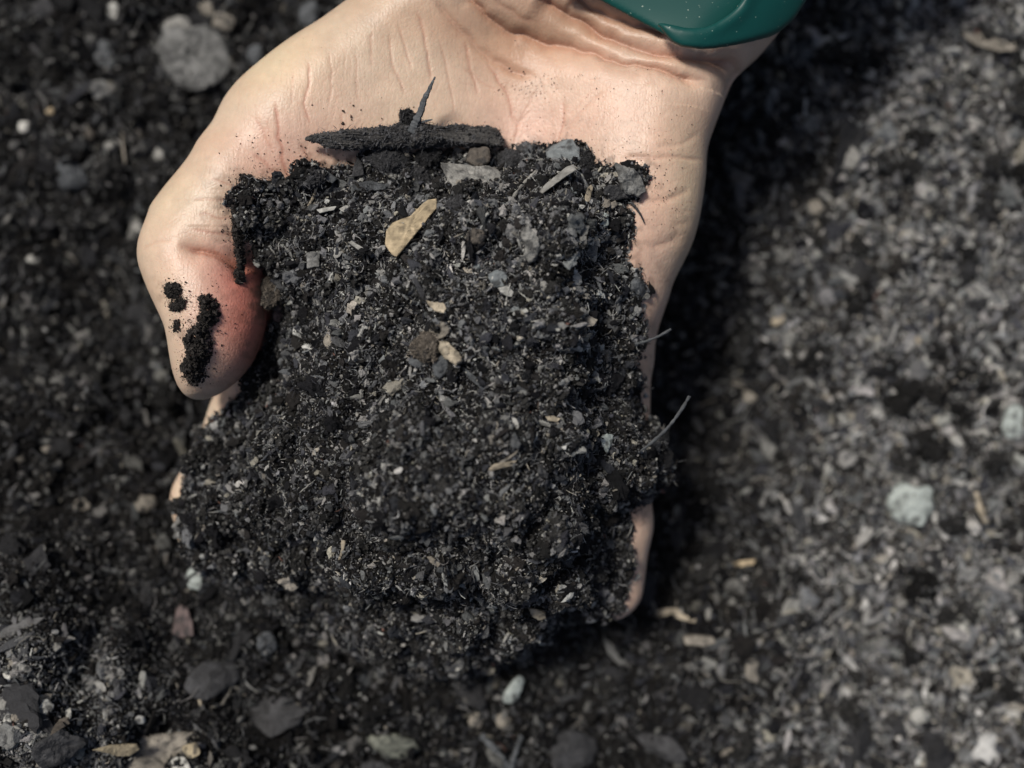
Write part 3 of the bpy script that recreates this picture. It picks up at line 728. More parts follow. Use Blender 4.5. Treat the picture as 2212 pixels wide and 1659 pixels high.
def outline_body(pts, thick, q, nz, colr, seed, lift=0, kind='any', cuts=5, mott=.25, flatbend=0, zabs=None):
    r = np.random.default_rng(seed); pts = np.array(pts, float); c = pts.mean(0)
    x0, y0, z0 = locate(c[0], c[1], kind); z0 += lift
    if zabs is not None: z0 = zabs; x0, y0 = [float(q_) for q_ in P(c[0], c[1], z0)]
    X, Y = P(pts[:, 0], pts[:, 1], z0+thick*.4); p = resample(np.stack([X, Y], 1), 84); cc = p.mean(0); rad = np.hypot(*(p-cc).T).mean(); mr = math.sqrt(max(1e-6, np.linalg.eigvalsh(np.cov((p-cc).T))[0]))*1.3
    K = 13; ss = np.sin(np.linspace(0, math.pi/2, K)); Vv = []; 
    for sgn in (1, -1):
        for i, s in enumerate(ss):
            if sgn < 0 and i == K-1: continue
            xy = cc+(p-cc)*max(s, .02); z = sgn*thick*.5*max(0, 1-s**q)**(1/q)
            Vv.append(np.column_stack([xy, np.full(len(p), z)]))
    Vv = np.vstack(Vv); M = 84; F = []
    rid = {(1, i): i for i in range(K)}; rid.update({(-1, i): K+i for i in range(K-1)}); rid[(-1, K-1)] = K-1
    a = np.arange(M); b = (a+1) % M
    for sgn in (1, -1):
        for i in range(K-1):
            o, n_ = rid[(sgn, i)]*M, rid[(sgn, i+1)]*M
            A, B_, C, D = o+a, o+b, n_+b, n_+a
            if sgn > 0: F += [np.stack([A, D, C], 1), np.stack([A, C, B_], 1)]
            else: F += [np.stack([A, C, D], 1), np.stack([A, B_, C], 1)]
    F = np.vstack(F)
    L = Vv-np.array([cc[0], cc[1], 0]); nrm = L/np.array([rad, rad, thick*.5])
    for _ in range(cuts):
        d = r.normal(size=3); d[2] = abs(d[2])*1.2+.3; d /= np.linalg.norm(d); h = r.uniform(.62, .9)
        nrm = nrm-np.maximum(0, nrm@d-h)[:, None]*d*np.array([.25*mr/rad, .25*mr/rad, 1])
    L = nrm*np.array([rad, rad, thick*.5]); ln = L/(np.linalg.norm(nrm, axis=1)+.3)[:, None]/np.array([rad, rad, thick*.5]); ln /= np.linalg.norm(ln, axis=1, keepdims=True)+1e-6
    f = vn3(L[:, 0]*1.3/mr+seed, L[:, 1]*1.3/mr, L[:, 2]*2.4/mr, seed)*.14*mr+vn3(L[:, 0]/.9, L[:, 1]/.9, L[:, 2]/.9, seed+1)*.22+vn3(L[:, 0]/.35, L[:, 1]/.35, L[:, 2]/.35, seed+2)*.10
    L = L+ln*(f*nz)[:, None]*np.array([.6, .6, 1.])
    sx, sy = slope_at(x0, y0, max(2.5, rad*.7), kind) if zabs is None else (0, 0)
    L[:, 2] += sx*L[:, 0]+sy*L[:, 1]+flatbend*(L[:, 0]**2+L[:, 1]**2)/rad
    W_ = L+np.array([cc[0], cc[1], z0+thick*.15])
    if kind == 'ground' and rad > 4: v_big = 1+.5*vn3(L[:, 0]/(rad*.3)+seed, L[:, 1]/(rad*.3), L[:, 2]/(rad*.3), 9)
    else: v_big = 1.0
    v = v_big+mott*vn3(L[:, 0]/1.6+seed, L[:, 1]/1.6, L[:, 2]/1.6, 7)+mott*.8*vn3(L[:, 0]/.5, L[:, 1]/.5, L[:, 2]/.5, 8)
    dirt = (.35 if q > 5 else 1)*sstep(.15, .6, vn3(L[:, 0]/1.1+seed*3, L[:, 1]/1.1, L[:, 2]/1.1, 12))*.75
    C = np.array(colr)*v[:, None]; C = C*(1-dirt[:, None])+np.array(C_['dark'])*dirt[:, None]
    return W_, F, C, (cc[0], cc[1], z0-thick*.35), rad, z0
def ell(u, v, w, h, rot, seed, n=9, jit=.12):
    r = np.random.default_rng(seed); a = np.sort(np.linspace(0, 2*math.pi, n, endpoint=False)+r.uniform(-.25, .25, n)); k = 1+r.uniform(-jit, jit, n)
    x, y = np.cos(a)*w/2*k, np.sin(a)*h/2*k; c, s = math.cos(R(rot)), math.sin(R(rot))
    return np.stack([u+x*c-y*s, v+x*s+y*c], 1)
SEED = [100]
def stone(name, cat, label, u, v, w, h, rot=0, colr='grey', tk=.6, rnd=False, kind='any', nz=1.0, m=None, lift=0, group=None, pts=None):
    SEED[0] += 1; sd_ = SEED[0]
    if pts is None: pts = ell(u, v, w, h, rot, sd_, 8, .14)
    if rnd or pts is None: pts = closed(pts, 5)
    z = surf(*P(u, v, 50))[0] if False else 30
    th_ = px(min(w, h), 55)*tk
    Vv, F, C, o, rad, z0 = outline_body(pts, th_, 2.2 if rnd else 3.2, nz, C_[colr], sd_, kind=kind, lift=lift, cuts=2 if rnd else 6)
    ob = mesh_np(name, Vv, F, m or M_ROCK, col=C, origin=o, smooth=rnd)
    return tag(ob, label, cat, group)
def chip(name, cat, label, pts, colr='tan', th_=.8, lift=.3, kind='any', bend=0, m=None, group=None, nz=.6):
    lift = lift+.25
    SEED[0] += 1
    Vv, F, C, o, rad, z0 = outline_body(pts, th_, 6, nz, C_[colr], SEED[0], kind=kind, lift=lift, cuts=0, flatbend=bend, mott=.5)
    return tag(mesh_np(name, Vv, F, m or M_WOOD, col=C, origin=o), label, cat, group)
def clod(name, cat, label, u, v, w, h, rot=0, colr='dark', tk=.75, kind='any', lift=.3, pts=None, grains=260, group=None, zabs=None):
    SEED[0] += 1; sd_ = SEED[0]; r = np.random.default_rng(sd_)
    if pts is None: pts = ell(u, v, w, h, rot, sd_, 9, .12)
    pts = closed(pts, 4); th_ = px(min(w, h), 55)*tk
    Vv, F, C, o, rad, z0 = outline_body(pts, th_, 2.4, 1.8, C_[colr], sd_, kind=kind, lift=lift, cuts=1, zabs=zabs)
    a = Acc(); a.add(Vv, F, C); tp = Vv[F]; ar = np.linalg.norm(np.cross(tp[:, 1]-tp[:, 0], tp[:, 2]-tp[:, 0]), axis=1); ar *= (tp[:, :, 2].mean(1) > z0-.2*th_)
    k = r.choice(len(F), grains, p=ar/ar.sum()); p = tp[k].mean(1); s = sizes(r, grains, .14, .7 if grains > 1000 else .5)
    cc = np.array(C_[colr])*r.uniform(.5, 1.9, (grains, 1)); a.grains(r, p, aniso(r, grains, s), cc, TPL[1], rotm(r, grains))
    n = min(120, grains//6); k = r.choice(len(F), n, p=ar/ar.sum()); a.fibres(r, tp[k].mean(1), r.uniform(.4, 1.6, n), r.uniform(.03, .08, n), np.array(C_[colr])*r.uniform(1, 4, (n, 1)), rotm(r, n))
    return tag(a.obj(name, M_SOIL, origin=o), label, cat, group)
def twig(name, cat, label, pts, r0, r1, colr='grey', lifts=(.4, .4), kind='any', rough=.18, m=None, branch=None, group=None):
    SEED[0] += 1; r = np.random.default_rng(SEED[0]); p = spline(np.array(pts, float), 7); n = len(p); t = np.linspace(0, 1, n); lf = np.interp(t, np.linspace(0, 1, len(lifts)), lifts)
    loc = [locate(a, b, kind) for a, b in p]; z = np.array([q[2] for q in loc])
    zb = z[0]+lf-lifts[0]+lifts[0] if max(lifts) > 3 else z+lf
    for _ in range(3 if n > 4 else 0): zb[1:-1] = (zb[:-2]+zb[1:-1]*2+zb[2:])/4
    if kind == 'air': pass
    x, y = P(p[:, 0], p[:, 1], zb); cen = np.stack([x, y, zb], 1); K = 8
    tan_ = np.gradient(cen, axis=0); tan_ /= np.linalg.norm(tan_, axis=1, keepdims=True)
    s1 = np.cross(tan_, [0, 0, 1.]); s1 /= np.linalg.norm(s1, axis=1, keepdims=True)+1e-9; s2 = np.cross(s1, tan_)
    rad = np.interp(t, [0, 1], [r0, r1])*(1+rough*r.normal(size=n)); a = np.arange(K)*2*math.pi/K
    jit = 1+rough*r.normal(size=(1, K))*.7
    Vv = (cen[:, None]+(s1[:, None]*np.cos(a)[None, :, None]+s2[:, None]*np.sin(a)[None, :, None])*(rad[:, None]*jit)[:, :, None]).reshape(-1, 3)
    F = []
    for i in range(n-1):
        A = i*K+np.arange(K); B_ = i*K+(np.arange(K)+1) % K; F += [np.stack([A, B_, B_+K], 1), np.stack([A, B_+K, A+K], 1)]
    Vv = np.vstack([Vv, cen[:1], cen[-1:]]); e = len(Vv)-2
    F += [np.stack([np.full(K, e), (np.arange(K)+1) % K, np.arange(K)], 1), np.stack([np.full(K, e+1), (n-1)*K+np.arange(K), (n-1)*K+(np.arange(K)+1) % K], 1)]
    C = np.array(C_[colr])*(1+.35*vn3(Vv[:, 0]/1.2, Vv[:, 1]/1.2, Vv[:, 2], 3))[:, None]
    return tag(mesh_np(name, Vv, np.vstack(F), m or M_WOOD, col=C, origin=tuple(cen[0])), label, cat, group)

# --- the long bark stick on the palm and the twig that stands up from it
BS = [(668,304),(690,300),(720,293),(770,284),(820,274),(868,268),(905,264),(950,265),(1000,260),(1040,262),(1070,268),(1090,284),(1090,302),(1050,302),(1000,304),(950,310),(890,315),(820,318),(770,325),(730,325),(695,320)]
_q = closed(BS, 4); r_bs = np.stack([vn2(_q[:, 0]/14, _q[:, 1]/9, 5)*3, vn2(_q[:, 0]/16, _q[:, 1]/9, 6)*4+vn2(_q[:, 0]/5, _q[:, 1]/5, 8)*2], 1)
Vv, F, C, o, rad, z0 = outline_body(closed(BS, 4)+r_bs, 4.6, 2.1, 3.4, (.055, .052, .049), 501, lift=1.9, cuts=0, mott=.45)
ac2 = Acc(); ac2.add(Vv, F, C); r = np.random.default_rng(9); tp = Vv[F]; k = r.integers(0, len(F), 3400); pp = tp[k].mean(1)
ac2.grains(r, pp[:3000], aniso(r, 3000, sizes(r, 3000, .12, .55)), np.array(C_['dark'])*r.uniform(.3, 4.5, (3000, 1)), TPL[1], rotm(r, 3000))
ac2.fibres(r, pp[3000:], r.uniform(.5, 1.6, 400), r.uniform(.03, .09, 400), np.array(C_['char'])*r.uniform(.6, 5, (400, 1)), rotm(r, 400, .12))
tag(ac2.obj('bark_stick', M_BARK, origin=o), 'thick black bark stick lying across the palm above the soil heap', 'stick')
clod('soil_clod', 'clod', 'small black clod at the foot of the upright twig, behind the bark stick', 882, 252, 42, 32, 0, 'dark', .8, lift=2.0)
twig('twig', 'twig', 'tapered grey twig standing up from the top of the black bark stick', [(890,286),(897,266),(909,240),(916,216),(926,196),(932,182),(940,166)], .95, .16, 'slate', (4.0, 5.5, 7.0, 8.5), rough=.09)
twig('twig', 'twig', 'short frayed grey splinter crossing the foot of the upright twig', [(884,278),(900,268),(918,262),(934,258)], .45, .15, 'slate', (4.2, 4.6), rough=.2)

stone('stone', 'stone', 'largest grey slab-shaped stone on the heap, below the bark stick', 1025, 386, 140, 72, 0, 'stone', .6, m=M_ROCK,
      pts=[(953,349),(985,350),(1025,353),(1066,357),(1088,372),(1098,388),(1088,412),(1070,420),(1045,416),(1010,418),(985,414),(968,392)], lift=.8, nz=1.6)
stone('seed_husk', 'husk', 'round brown husk between the bark stick and the grey slab stone', 1034, 336, 52, 54, 20, 'brown', .8, rnd=True, lift=3.2, nz=1.6)
stone('stone', 'stone', 'tall blue-grey stone at the upper right rim of the heap', 1217, 324, 78, 68, -20, 'blue', .6, lift=.8,
      pts=[(1178,318),(1196,306),(1224,296),(1240,297),(1253,318),(1252,345),(1240,362),(1218,368),(1206,352),(1184,346)])
chip('wood_splinter', 'wood chip', 'grey wood splinter slanting down from the tall blue-grey stone', [(1240,352),(1246,366),(1222,382),(1196,402),(1172,420),(1163,416),(1178,398),(1204,376),(1224,358)], 'stone', 1.0, 1.2)
stone('pebble', 'pebble', 'small rounded grey pebble at the heap rim left of the tall blue-grey stone', 1134, 322, 40, 36, 10, 'slate', .7, rnd=True, lift=.4)
clod('soil_clod', 'clod', 'dark clod on the rim between the round husk and the tall blue-grey stone', 1103, 352, 62, 66, 30, 'char')
clod('soil_clod', 'clod', 'spiky black clod at the rim just right of the tall blue-grey stone', 1266, 346, 34, 52, 0, 'dark')
clod('soil_clod', 'clod', 'large rounded dark clod under the middle of the bark stick', 838, 344, 92, 58, 5, 'char', .7)
clod('soil_clod', 'clod', 'dark clod in the gap between bark stick and grey slab stone', 925, 338, 60, 42, 0, 'dark')
clod('soil_clod', 'clod', 'dark clod wedged left of the grey slab stone', 905, 385, 58, 50, 15, 'char', .6)
chip('bark_flake', 'bark', 'dark upright pointed bark flake left of the clod under the stick', [(772,336),(782,352),(786,378),(760,384),(764,360)], 'char', .9, .8, m=M_BARK)
chip('wood_splinter', 'wood chip', 'short dark grey splinter poking from the rim at the heap upper left', [(646,350),(654,342),(700,364),(728,384),(718,396),(684,376)], 'slate', .9, 1.0)
clod('soil_clod', 'clod', 'dark clod on the upper left rim beneath the short splinter', 672, 384, 58, 48, 10, 'char', .7)
chip('bark_flake', 'bark', 'flat blue-black bark flake on the heap left of the slab stone', [(762,400),(800,388),(836,396),(830,408),(790,416),(764,412)], 'slate', .8, .5, m=M_BARK)
chip('bark_flake', 'bark', 'shaggy grey bark flake on the top right corner of the heap', [(1328,350),(1346,360),(1368,364),(1384,380),(1396,412),(1380,424),(1350,414),(1336,390)], 'grey', 1.6, 1.2, m=M_BARK, nz=2)
chip('bark_flake', 'bark', 'dark bark flake tucked below the shaggy grey flake', [(1306,404),(1340,398),(1372,408),(1366,426),(1324,432),(1304,420)], 'char', 1.3, .8, m=M_BARK, nz=2)
twig('rootlet', 'root', 'dark forked rootlet reaching from the heap over bare skin below the corner', [(1362,436),(1376,452),(1386,468),(1392,482)], .3, .12, 'char', (.6, .5))
chip('wood_chip', 'wood chip', 'large yellow-tan wood chip near the top of the heap', [(941,424),(943,446),(920,476),(894,512),(873,540),(860,557),(848,552),(834,532),(836,500),(848,482),(868,472),(886,466),(908,440),(924,426)], 'yellow', 1.3, 1.6, nz=.8)
chip('wood_chip', 'wood chip', 'tiny orange-brown chip touching the yellow-tan wood chip', [(880,458),(892,448),(904,452),(894,462),(884,468)], 'gold', .5, 1.4)
stone('stone', 'stone', 'rough mottled grey stone on the heap right of the yellow chip', 1146, 527, 50, 80, 10, 'stone', .6, nz=1.7, lift=.5,
      pts=[(1130,492),(1142,490),(1154,502),(1164,520),(1168,540),(1158,560),(1142,566),(1132,552),(1134,530),(1126,510)])
stone('seed_husk', 'husk', 'round brown husk below and right of the yellow chip', 1027, 512, 42, 38, 0, 'brown', .85, rnd=True, nz=1.5, lift=.3)
stone('pebble', 'pebble', 'grey-white angular pebble near the right side of the heap', 1241, 602, 42, 38, 15, 'pale', .65, lift=.5)
stone('pebble', 'pebble', 'grey pebble directly under the grey-white angular pebble', 1250, 628, 36, 26, 0, 'stone', .6)
stone('pebble', 'pebble', 'greenish grey irregular stone below the rough mottled stone', 1077, 602, 46, 42, 30, 'blue', .55, lift=.4)
chip('stone_flake', 'stone flake', 'pale pinkish flake overlapping the greenish grey stone', [(1076,622),(1096,618),(1110,630),(1106,642),(1094,640),(1080,630)], 'pale', .7, 1.0, m=M_ROCK)
stone('pebble', 'pebble', 'round blue-grey pebble up and left of the greenish grey stone', 1032, 575, 20, 22, 0, 'blue', .8, rnd=True, lift=.3)
stone('pebble', 'pebble', 'grey leaning pebble below the pale pinkish flake', 1112, 663, 26, 32, 35, 'blue', .6, lift=.3)
stone('pebble', 'pebble', 'small cream pebble above the grey-white angular pebble', 1208, 551, 20, 18, 0, 'pale', .7, rnd=True, lift=.3)
stone('pebble', 'pebble', 'rounded grey pebble left of the grey-white angular pebble', 1180, 621, 30, 30, 0, 'stone', .7, lift=.2)
chip('wood_chip', 'wood chip', 'thin tan sliver in the upper right of the heap', [(1278,396),(1282,402),(1274,436),(1264,440),(1262,428),(1270,404)], 'tan', .7, .9)
stone('pebble', 'pebble', 'tan rounded pebble below the thin tan sliver', 1246, 441, 26, 22, 0, 'buff', .7, rnd=True, lift=.4)
stone('pebble', 'pebble', 'dark blue angular pebble right of the tan rounded pebble', 1285, 438, 32, 28, 0, 'slate', .6, lift=.4)
chip('wood_chip', 'wood chip', 'stubby pale wood plug at the upper right heap edge', [(1314,440),(1330,432),(1336,442),(1322,454)], 'buff', 1.6, .8)
stone('pebble', 'pebble', 'pale split pebble near the right heap edge under the wood plug', 1306, 474, 26, 34, 10, 'mint', .6, lift=.4)
stone('pebble', 'pebble', 'blue-grey pebble below the tall blue-grey stone', 1243, 405, 26, 32, 0, 'blue', .6, lift=.4)
twig('twig', 'twig', 'thin pale twig slanting between slab stone and blue-grey stone', [(1103,440),(1118,412),(1138,390),(1158,370)], .42, .3, 'stone', (.9, 1.4))
clod('soil_clod', 'clod', 'dark woody lump directly below the grey slab stone', 985, 448, 40, 70, 0, 'char', .6)
stone('pebble', 'pebble', 'smooth dark blue stone bulging from the right side of the heap', 1377, 621, 40, 46, 10, 'slate', .7, rnd=True, lift=-.2)
chip('leaf_scrap', 'leaf scrap', 'curled tan leaf scrap on the right slope of the heap', [(1228,692),(1252,690),(1276,682),(1292,690),(1284,704),(1264,706),(1244,708),(1232,700)], 'buff', .5, .8, bend=.12)
stone('pebble', 'pebble', 'blue-grey lens-shaped pebble on the lower right of the upper heap', 1247, 753, 46, 28, -5, 'blue', .6, lift=.5)
clod('soil_clod', 'clod', 'grey-brown rounded lump at the centre of the heap', 918, 752, 72, 62, -15, 'brown', .7, lift=.8, grains=300)
chip('wood_chip', 'wood chip', 'rough tan chip leaning against the central grey-brown lump', [(950,736),(968,740),(992,762),(998,782),(984,790),(962,774),(948,756)], 'tan', 1.8, 1.4, nz=2)
stone('stone', 'stone', 'smooth dark grey stone under the central grey-brown lump', 951, 792, 42, 48, 10, 'slate', .7, rnd=True, lift=.6)
stone('stone', 'stone', 'elongated dark grey stone left of the smooth dark stone', 903, 782, 58, 26, 8, 'slate', .7, rnd=True, lift=.5)
stone('pebble', 'pebble', 'brownish knobbly pebble just above the central lump', 948, 712, 44, 40, 0, 'buff', .6, nz=1.8, lift=.3)
chip('wood_splinter', 'wood chip', 'dark splinter lying down-right of the smooth dark stone', [(994,792),(1004,794),(1030,816),(1052,838),(1044,842),(1014,820)], 'slate', .9, .7)
stone('pebble', 'pebble', 'small grey round pebble right of the dark splinter', 1051, 812, 18, 22, 0, 'stone', .7, rnd=True, lift=.3)
chip('wood_chip', 'wood chip', 'ragged tan chip on the heap below the yellow chip', [(920,648),(938,652),(958,654),(966,668),(960,678),(938,672),(926,660)], 'tan', 1.2, .9, nz=1.6)
chip('wood_splinter', 'wood chip', 'dark branching splinter joined end to end with the ragged tan chip', [(892,600),(902,604),(922,640),(928,656),(916,652),(900,628)], 'char', 1.0, .8)
stone('pebble', 'pebble', 'tan-grey block-shaped pebble on the left flank of the heap', 714, 732, 38, 46, 15, 'buff', .6, lift=.5)
chip('stone_flake', 'stone flake', 'square dark grey flake on the upper left of the heap', [(660,544),(692,542),(690,576),(664,580)], 'grey', .8, .6, m=M_ROCK)
stone('pebble', 'pebble', 'small pale flat pebble at left of the heap beside the thumb', 688, 649, 32, 20, 15, 'pale', .5, lift=.4)
clod('soil_clod', 'clod', 'rounded dark grey clod between thumb and heap', 578, 634, 54, 66, 0, 'brown', .8, lift=2.5, grains=420)
stone('pebble', 'pebble', 'small pinkish pebble under the clod beside the thumb', 600, 680, 24, 36, 10, 'pink', .7, lift=1.0)
stone('pebble', 'pebble', 'triangular pale pebble on the right edge of the heap', 1336, 832, 26, 36, 10, 'stone', .5, lift=.5, pts=[(1346,812),(1350,834),(1326,850),(1322,846),(1334,830)])
stone('pebble', 'pebble', 'triangular pale blue stone low on the right flank', 1310, 958, 38, 50, 0, 'mint', .5, lift=.6, pts=[(1296,944),(1312,936),(1326,942),(1322,960),(1312,982),(1304,970),(1298,958)])
chip('wood_splinter', 'wood chip', 'pale splinter lying across the lower heap right of centre', [(1054,1014),(1068,1002),(1094,998),(1118,994),(1108,1006),(1082,1012),(1062,1018)], 'tan', .7, .8)
twig('straw', 'straw', 'thin curved straw rising from the pale splinter', [(1082,1000),(1098,990),(1112,980),(1120,970)], .25, .15, 'buff', (.8, 1.2))
chip('wood_chip', 'wood chip', 'small cream chip with dark flake in the right middle of the heap', [(1178,900),(1192,898),(1212,904),(1202,912),(1184,908)], 'tan', .5, .8)
twig('straw', 'straw', 'short straw pointing down beside the small cream chip', [(1198,902),(1206,918),(1216,932)], .25, .2, 'buff', (.6, .6))
twig('twig', 'twig', 'short thin twig sticking out right of the heap over the little finger', [(1372,744),(1400,736),(1424,726),(1450,711)], .26, .20, 'slate', (1.2, 4.0, 5, 6))
twig('twig', 'twig', 'long twig jutting up and right from the lower right clod', [(1350,996),(1392,968),(1432,934),(1452,912),(1472,884),(1489,856)], .26, .30, 'slate', (1.0, 3, 5, 7))
def clump3d(label, blobs, n, seed):
    r = np.random.default_rng(seed); a = Acc(); B3 = np.array([list(map(float, P(u, v, z)))+[z, q] for u, v, z, q in blobs]); w = B3[:, 3]**2
    for b in B3:
        tv, tf = TPL[3][r.integers(30)]; a.add(tv*b[3]*.85+b[:3], tf, np.array(C_['dark'])*.6)
    k = r.choice(len(B3), n, p=w/w.sum()); d = r.normal(size=(n, 3)); d /= np.linalg.norm(d, axis=1)[:, None]
    p = B3[k, :3]+d*(B3[k, 3]*(.8+.28*vn3(d[:, 0]*2.3+k, d[:, 1]*2.3, d[:, 2]*2.3, seed)+r.normal(0, .05, n)))[:, None]
    s_ = sizes(r, n, .16, .95, 2.4); a.grains(r, p, aniso(r, n, s_, .3), colours(r, n, W_DARK), TPL[1], rotm(r, n))
    m = n//14; a.fibres(r, p[:m], r.uniform(.6, 2.6, m), r.uniform(.04, .09, m), colours(r, m, W_GREY), rotm(r, m, .6))
    o = B3[0].copy(); return tag(a.obj('soil_clod', M_SOIL, origin=tuple(o[:3])), label, 'clod')
clump3d('crumbly soil clod overhanging beyond the little finger, lower right of the heap', [(1384,962,41,4.4),(1410,972,41,3.4),(1428,994,40,3.0),(1436,1028,38,2.3),(1402,1010,40,4.0),(1404,1044,37,2.6),(1372,1005,42,4.4),(1446,1004,39,1.6),(1424,946,40,2.0)], 3600, 77)
chip('wood_chip', 'wood chip', 'blunt tan wood chunk near the bottom edge of the heap', [(1142,1312),(1160,1314),(1178,1324),(1180,1338),(1164,1342),(1146,1330)], 'tan', 1.6, .8, nz=1.2)
stone('pebble', 'pebble', 'small pale pebble low in the heap left of the wood chunk', 932, 1362, 24, 18, 0, 'pale', .6, lift=.4)
chip('leaf_scrap', 'leaf scrap', 'cream oval seed-like flake on the lower front of the heap', [(922,1204),(932,1202),(948,1212),(956,1224),(946,1226),(930,1216)], 'buff', .7, .8)
twig('straw', 'straw', 'pale straw upright in the lower left part of the heap', [(742,1168),(740,1188),(734,1206),(728,1224)], .4, .2, 'tan', (1.0, .8))
twig('straw', 'straw', 'pale straw in the dark gap along the bottom heap edge', [(1098,1368),(1088,1386),(1080,1404)], .3, .25, 'stone', (.8, .8))
twig('straw', 'straw', 'fine pale straw at the upper left of the heap', [(686,386),(682,408),(674,430),(666,444)], .28, .18, 'tan', (.8, .8))
twig('straw', 'straw', 'white straw across the pale pinkish flake', [(1102,612),(1096,636),(1092,660)], .14, .14, 'pale', (1.8, 1.5))
chip('wood_chip', 'wood chip', 'slim pale chip left of the yellow chip', [(682,452),(700,448),(728,446),(722,454),(690,460)], 'pale', .5, .8)
chip('wood_chip', 'wood chip', 'pale rectangular chip on the upper left middle of the heap', [(752,524),(760,520),(786,536),(780,544)], 'stone', .6, .8)

# --- dirt stuck to the skin
def skin_clump(name, label, poly, n, h, seed, s=(.16, .6)):
    r = np.random.default_rng(seed); pl = np.array(poly, float); lo, hi = pl.min(0), pl.max(0)
    u = r.uniform(lo[0], hi[0], n*4); v = r.uniform(lo[1], hi[1], n*4); d = polysd(u, v, closed(pl, 4)); m = d+r.normal(0, 3, len(d)) < 0; u, v, d = u[m][:n], v[m][:n], d[m][:n]; n = len(u)
    z = 50.0
    for _ in range(4): x, y = P(u, v, z); z = np.maximum(hand_h(x, y), 30)
    k = np.clip(-d/18, 0, 1); z = z+r.random(n)**1.2*h*k**.6+.05
    a = Acc(); sz = sizes(r, n, *s); a.grains(r, np.stack([x, y, z], 1), aniso(r, n, sz), np.array([.016, .014, .013])*r.uniform(.4, 2.6, (n, 1)), TPL[1], rotm(r, n))
    e = int(n*.9); j = r.integers(0, n, e); ex, ey = x[j]+r.normal(0, 1.5, e), y[j]+r.normal(0, 1.5, e); ez = hand_h(ex, ey); ok_ = ez > 25; ex, ey, ez = ex[ok_], ey[ok_], ez[ok_]; e = len(ex)
    a.grains(r, np.stack([ex, ey, ez+.03], 1), aniso(r, e, sizes(r, e, .04, .26, 2.4)), np.array([.022, .018, .015])*r.uniform(.5, 2.6, (e, 1)), TPL[1], rotm(r, e))
    q = n//5; i = r.integers(0, n, q); a.fibres(r, np.stack([x[i], y[i], z[i]+.2], 1), r.uniform(.3, 1.3, q), r.uniform(.03, .08, q), np.array([.03, .027, .024])*r.uniform(.4, 3, (q, 1)), rotm(r, q, .5))
    return tag(a.obj(name, M_SOIL, origin=(x.mean(), y.mean(), z.min())), label, 'soil clump')
skin_clump('soil_clump', 'long dark crumbly soil clump stuck to the thumb pad', [(430,645),(452,636),(474,664),(468,690),(452,720),(458,760),(440,790),(444,812),(420,832),(402,812),(392,792),(404,764),(398,730),(424,700),(436,672)], 1500, 3.0, 41)
skin_clump('soil_clump', 'small round soil clump on the thumb, topmost of the thumb dirt', [(358,616),(372,612),(388,620),(386,640),(370,644),(358,634)], 260, 1.8, 42)
skin_clump('soil_clump', 'loose little clump beneath the round one on the thumb', [(366,660),(384,650),(402,646),(396,664),(380,672),(366,672)], 190, 1.2, 43)
skin_clump('soil_clump', 'little soil clump nearest the outer edge of the thumb', [(374,700),(384,690),(390,706),(382,718),(374,712)], 60, .8, 44)
skin_clump('soil_clump', 'narrow ragged tongue of soil hanging down over the thumb base', [(500,424),(512,432),(520,470),(526,520),(530,560),(528,596),(518,614),(510,606),(514,570),(506,520),(502,470)], 900, 2.6, 45)
skin_clump('soil_clump', 'ragged bit of soil on the skin just above the heap left corner', [(520,376),(536,380),(548,392),(552,412),(536,414),(526,396)], 200, 1.4, 46)
r = np.random.default_rng(61); a = Acc()
sp = [(676,230,3),(740,238,3),(740,266,5),(742,240,4),(762,226,3),(778,234,3),(758,256,3),(890,222,3),(480,336,3),(1290,262,2),(1500,262,2),(700,236,2),(822,250,3),(740,264,5),(757,250,4),(1113,66,2),(1100,124,3),(1132,132,3),(374,708,3)]
rnd = [(r.normal(1165, 34), r.normal(165, 14), r.uniform(.8, 2)) for _ in range(60)]+[(r.uniform(1000, 1500), r.uniform(150, 330), r.uniform(.7, 1.8)) for _ in range(110)]
rnd += [(r.normal(1420, 45), r.normal(400, 55), r.uniform(.7, 1.9)) for _ in range(110)]+[(r.normal(480, 40), r.normal(740, 60), r.uniform(.8, 2.2)) for _ in range(22)]+[(r.uniform(500, 1380), r.uniform(290, 400), r.uniform(.8, 2.4)) for _ in range(420)]
rnd += [(r.uniform(560, 1500), r.uniform(60, 330), r.uniform(.4, 1.0)) for _ in range(240)]
sp = np.array(sp+rnd); x, y = P(sp[:, 0], sp[:, 1], 53); z = hand_h(x, y); m = (z > 30) & (mound_h(x, y) < 0); n = m.sum(); s = np.clip(sp[m, 2]*.085, .05, .4)
a.grains(r, np.stack([x[m], y[m], z[m]+.05], 1), aniso(r, n, s), np.array([.03, .022, .017])*r.uniform(.5, 2, (n, 1)), TPL[1], rotm(r, n))
tag(a.obj('soil_specks', M_SOIL), 'tiny soil specks sprinkled over the palm and thumb', 'soil', kind='stuff')

# --- stones and chips on the ground around the hand
g = 'ground'
stone('rock', 'rock', 'biggest pale lumpy rock, on the ground left above the thumb side', 418, 118, 172, 138, 10, 'grey', .6, kind=g, nz=3.2, lift=-.6)
stone('pebble', 'pebble', 'pale rounded stone resting on the top left of the big lumpy rock', 382, 52, 62, 36, 0, 'stone', .6, rnd=True, kind=g, lift=3)
stone('pebble', 'pebble', 'cream pebble at the top edge above the big lumpy rock', 444, 18, 42, 26, 20, 'buff', .6, rnd=True, kind=g, lift=1)
stone('pebble', 'pebble', 'buff oval pebble right above the big lumpy rock', 482, 46, 54, 32, 10, 'buff', .6, rnd=True, kind=g, lift=1)
stone('pebble', 'pebble', 'white pebble near the top edge left of the big lumpy rock', 243, 22, 28, 34, 20, 'pale', .7, rnd=True, kind=g, lift=1)
stone('stone', 'stone', 'square dark slate block left of the big lumpy rock', 226, 116, 74, 62, 20, 'slate', .5, kind=g, lift=1)
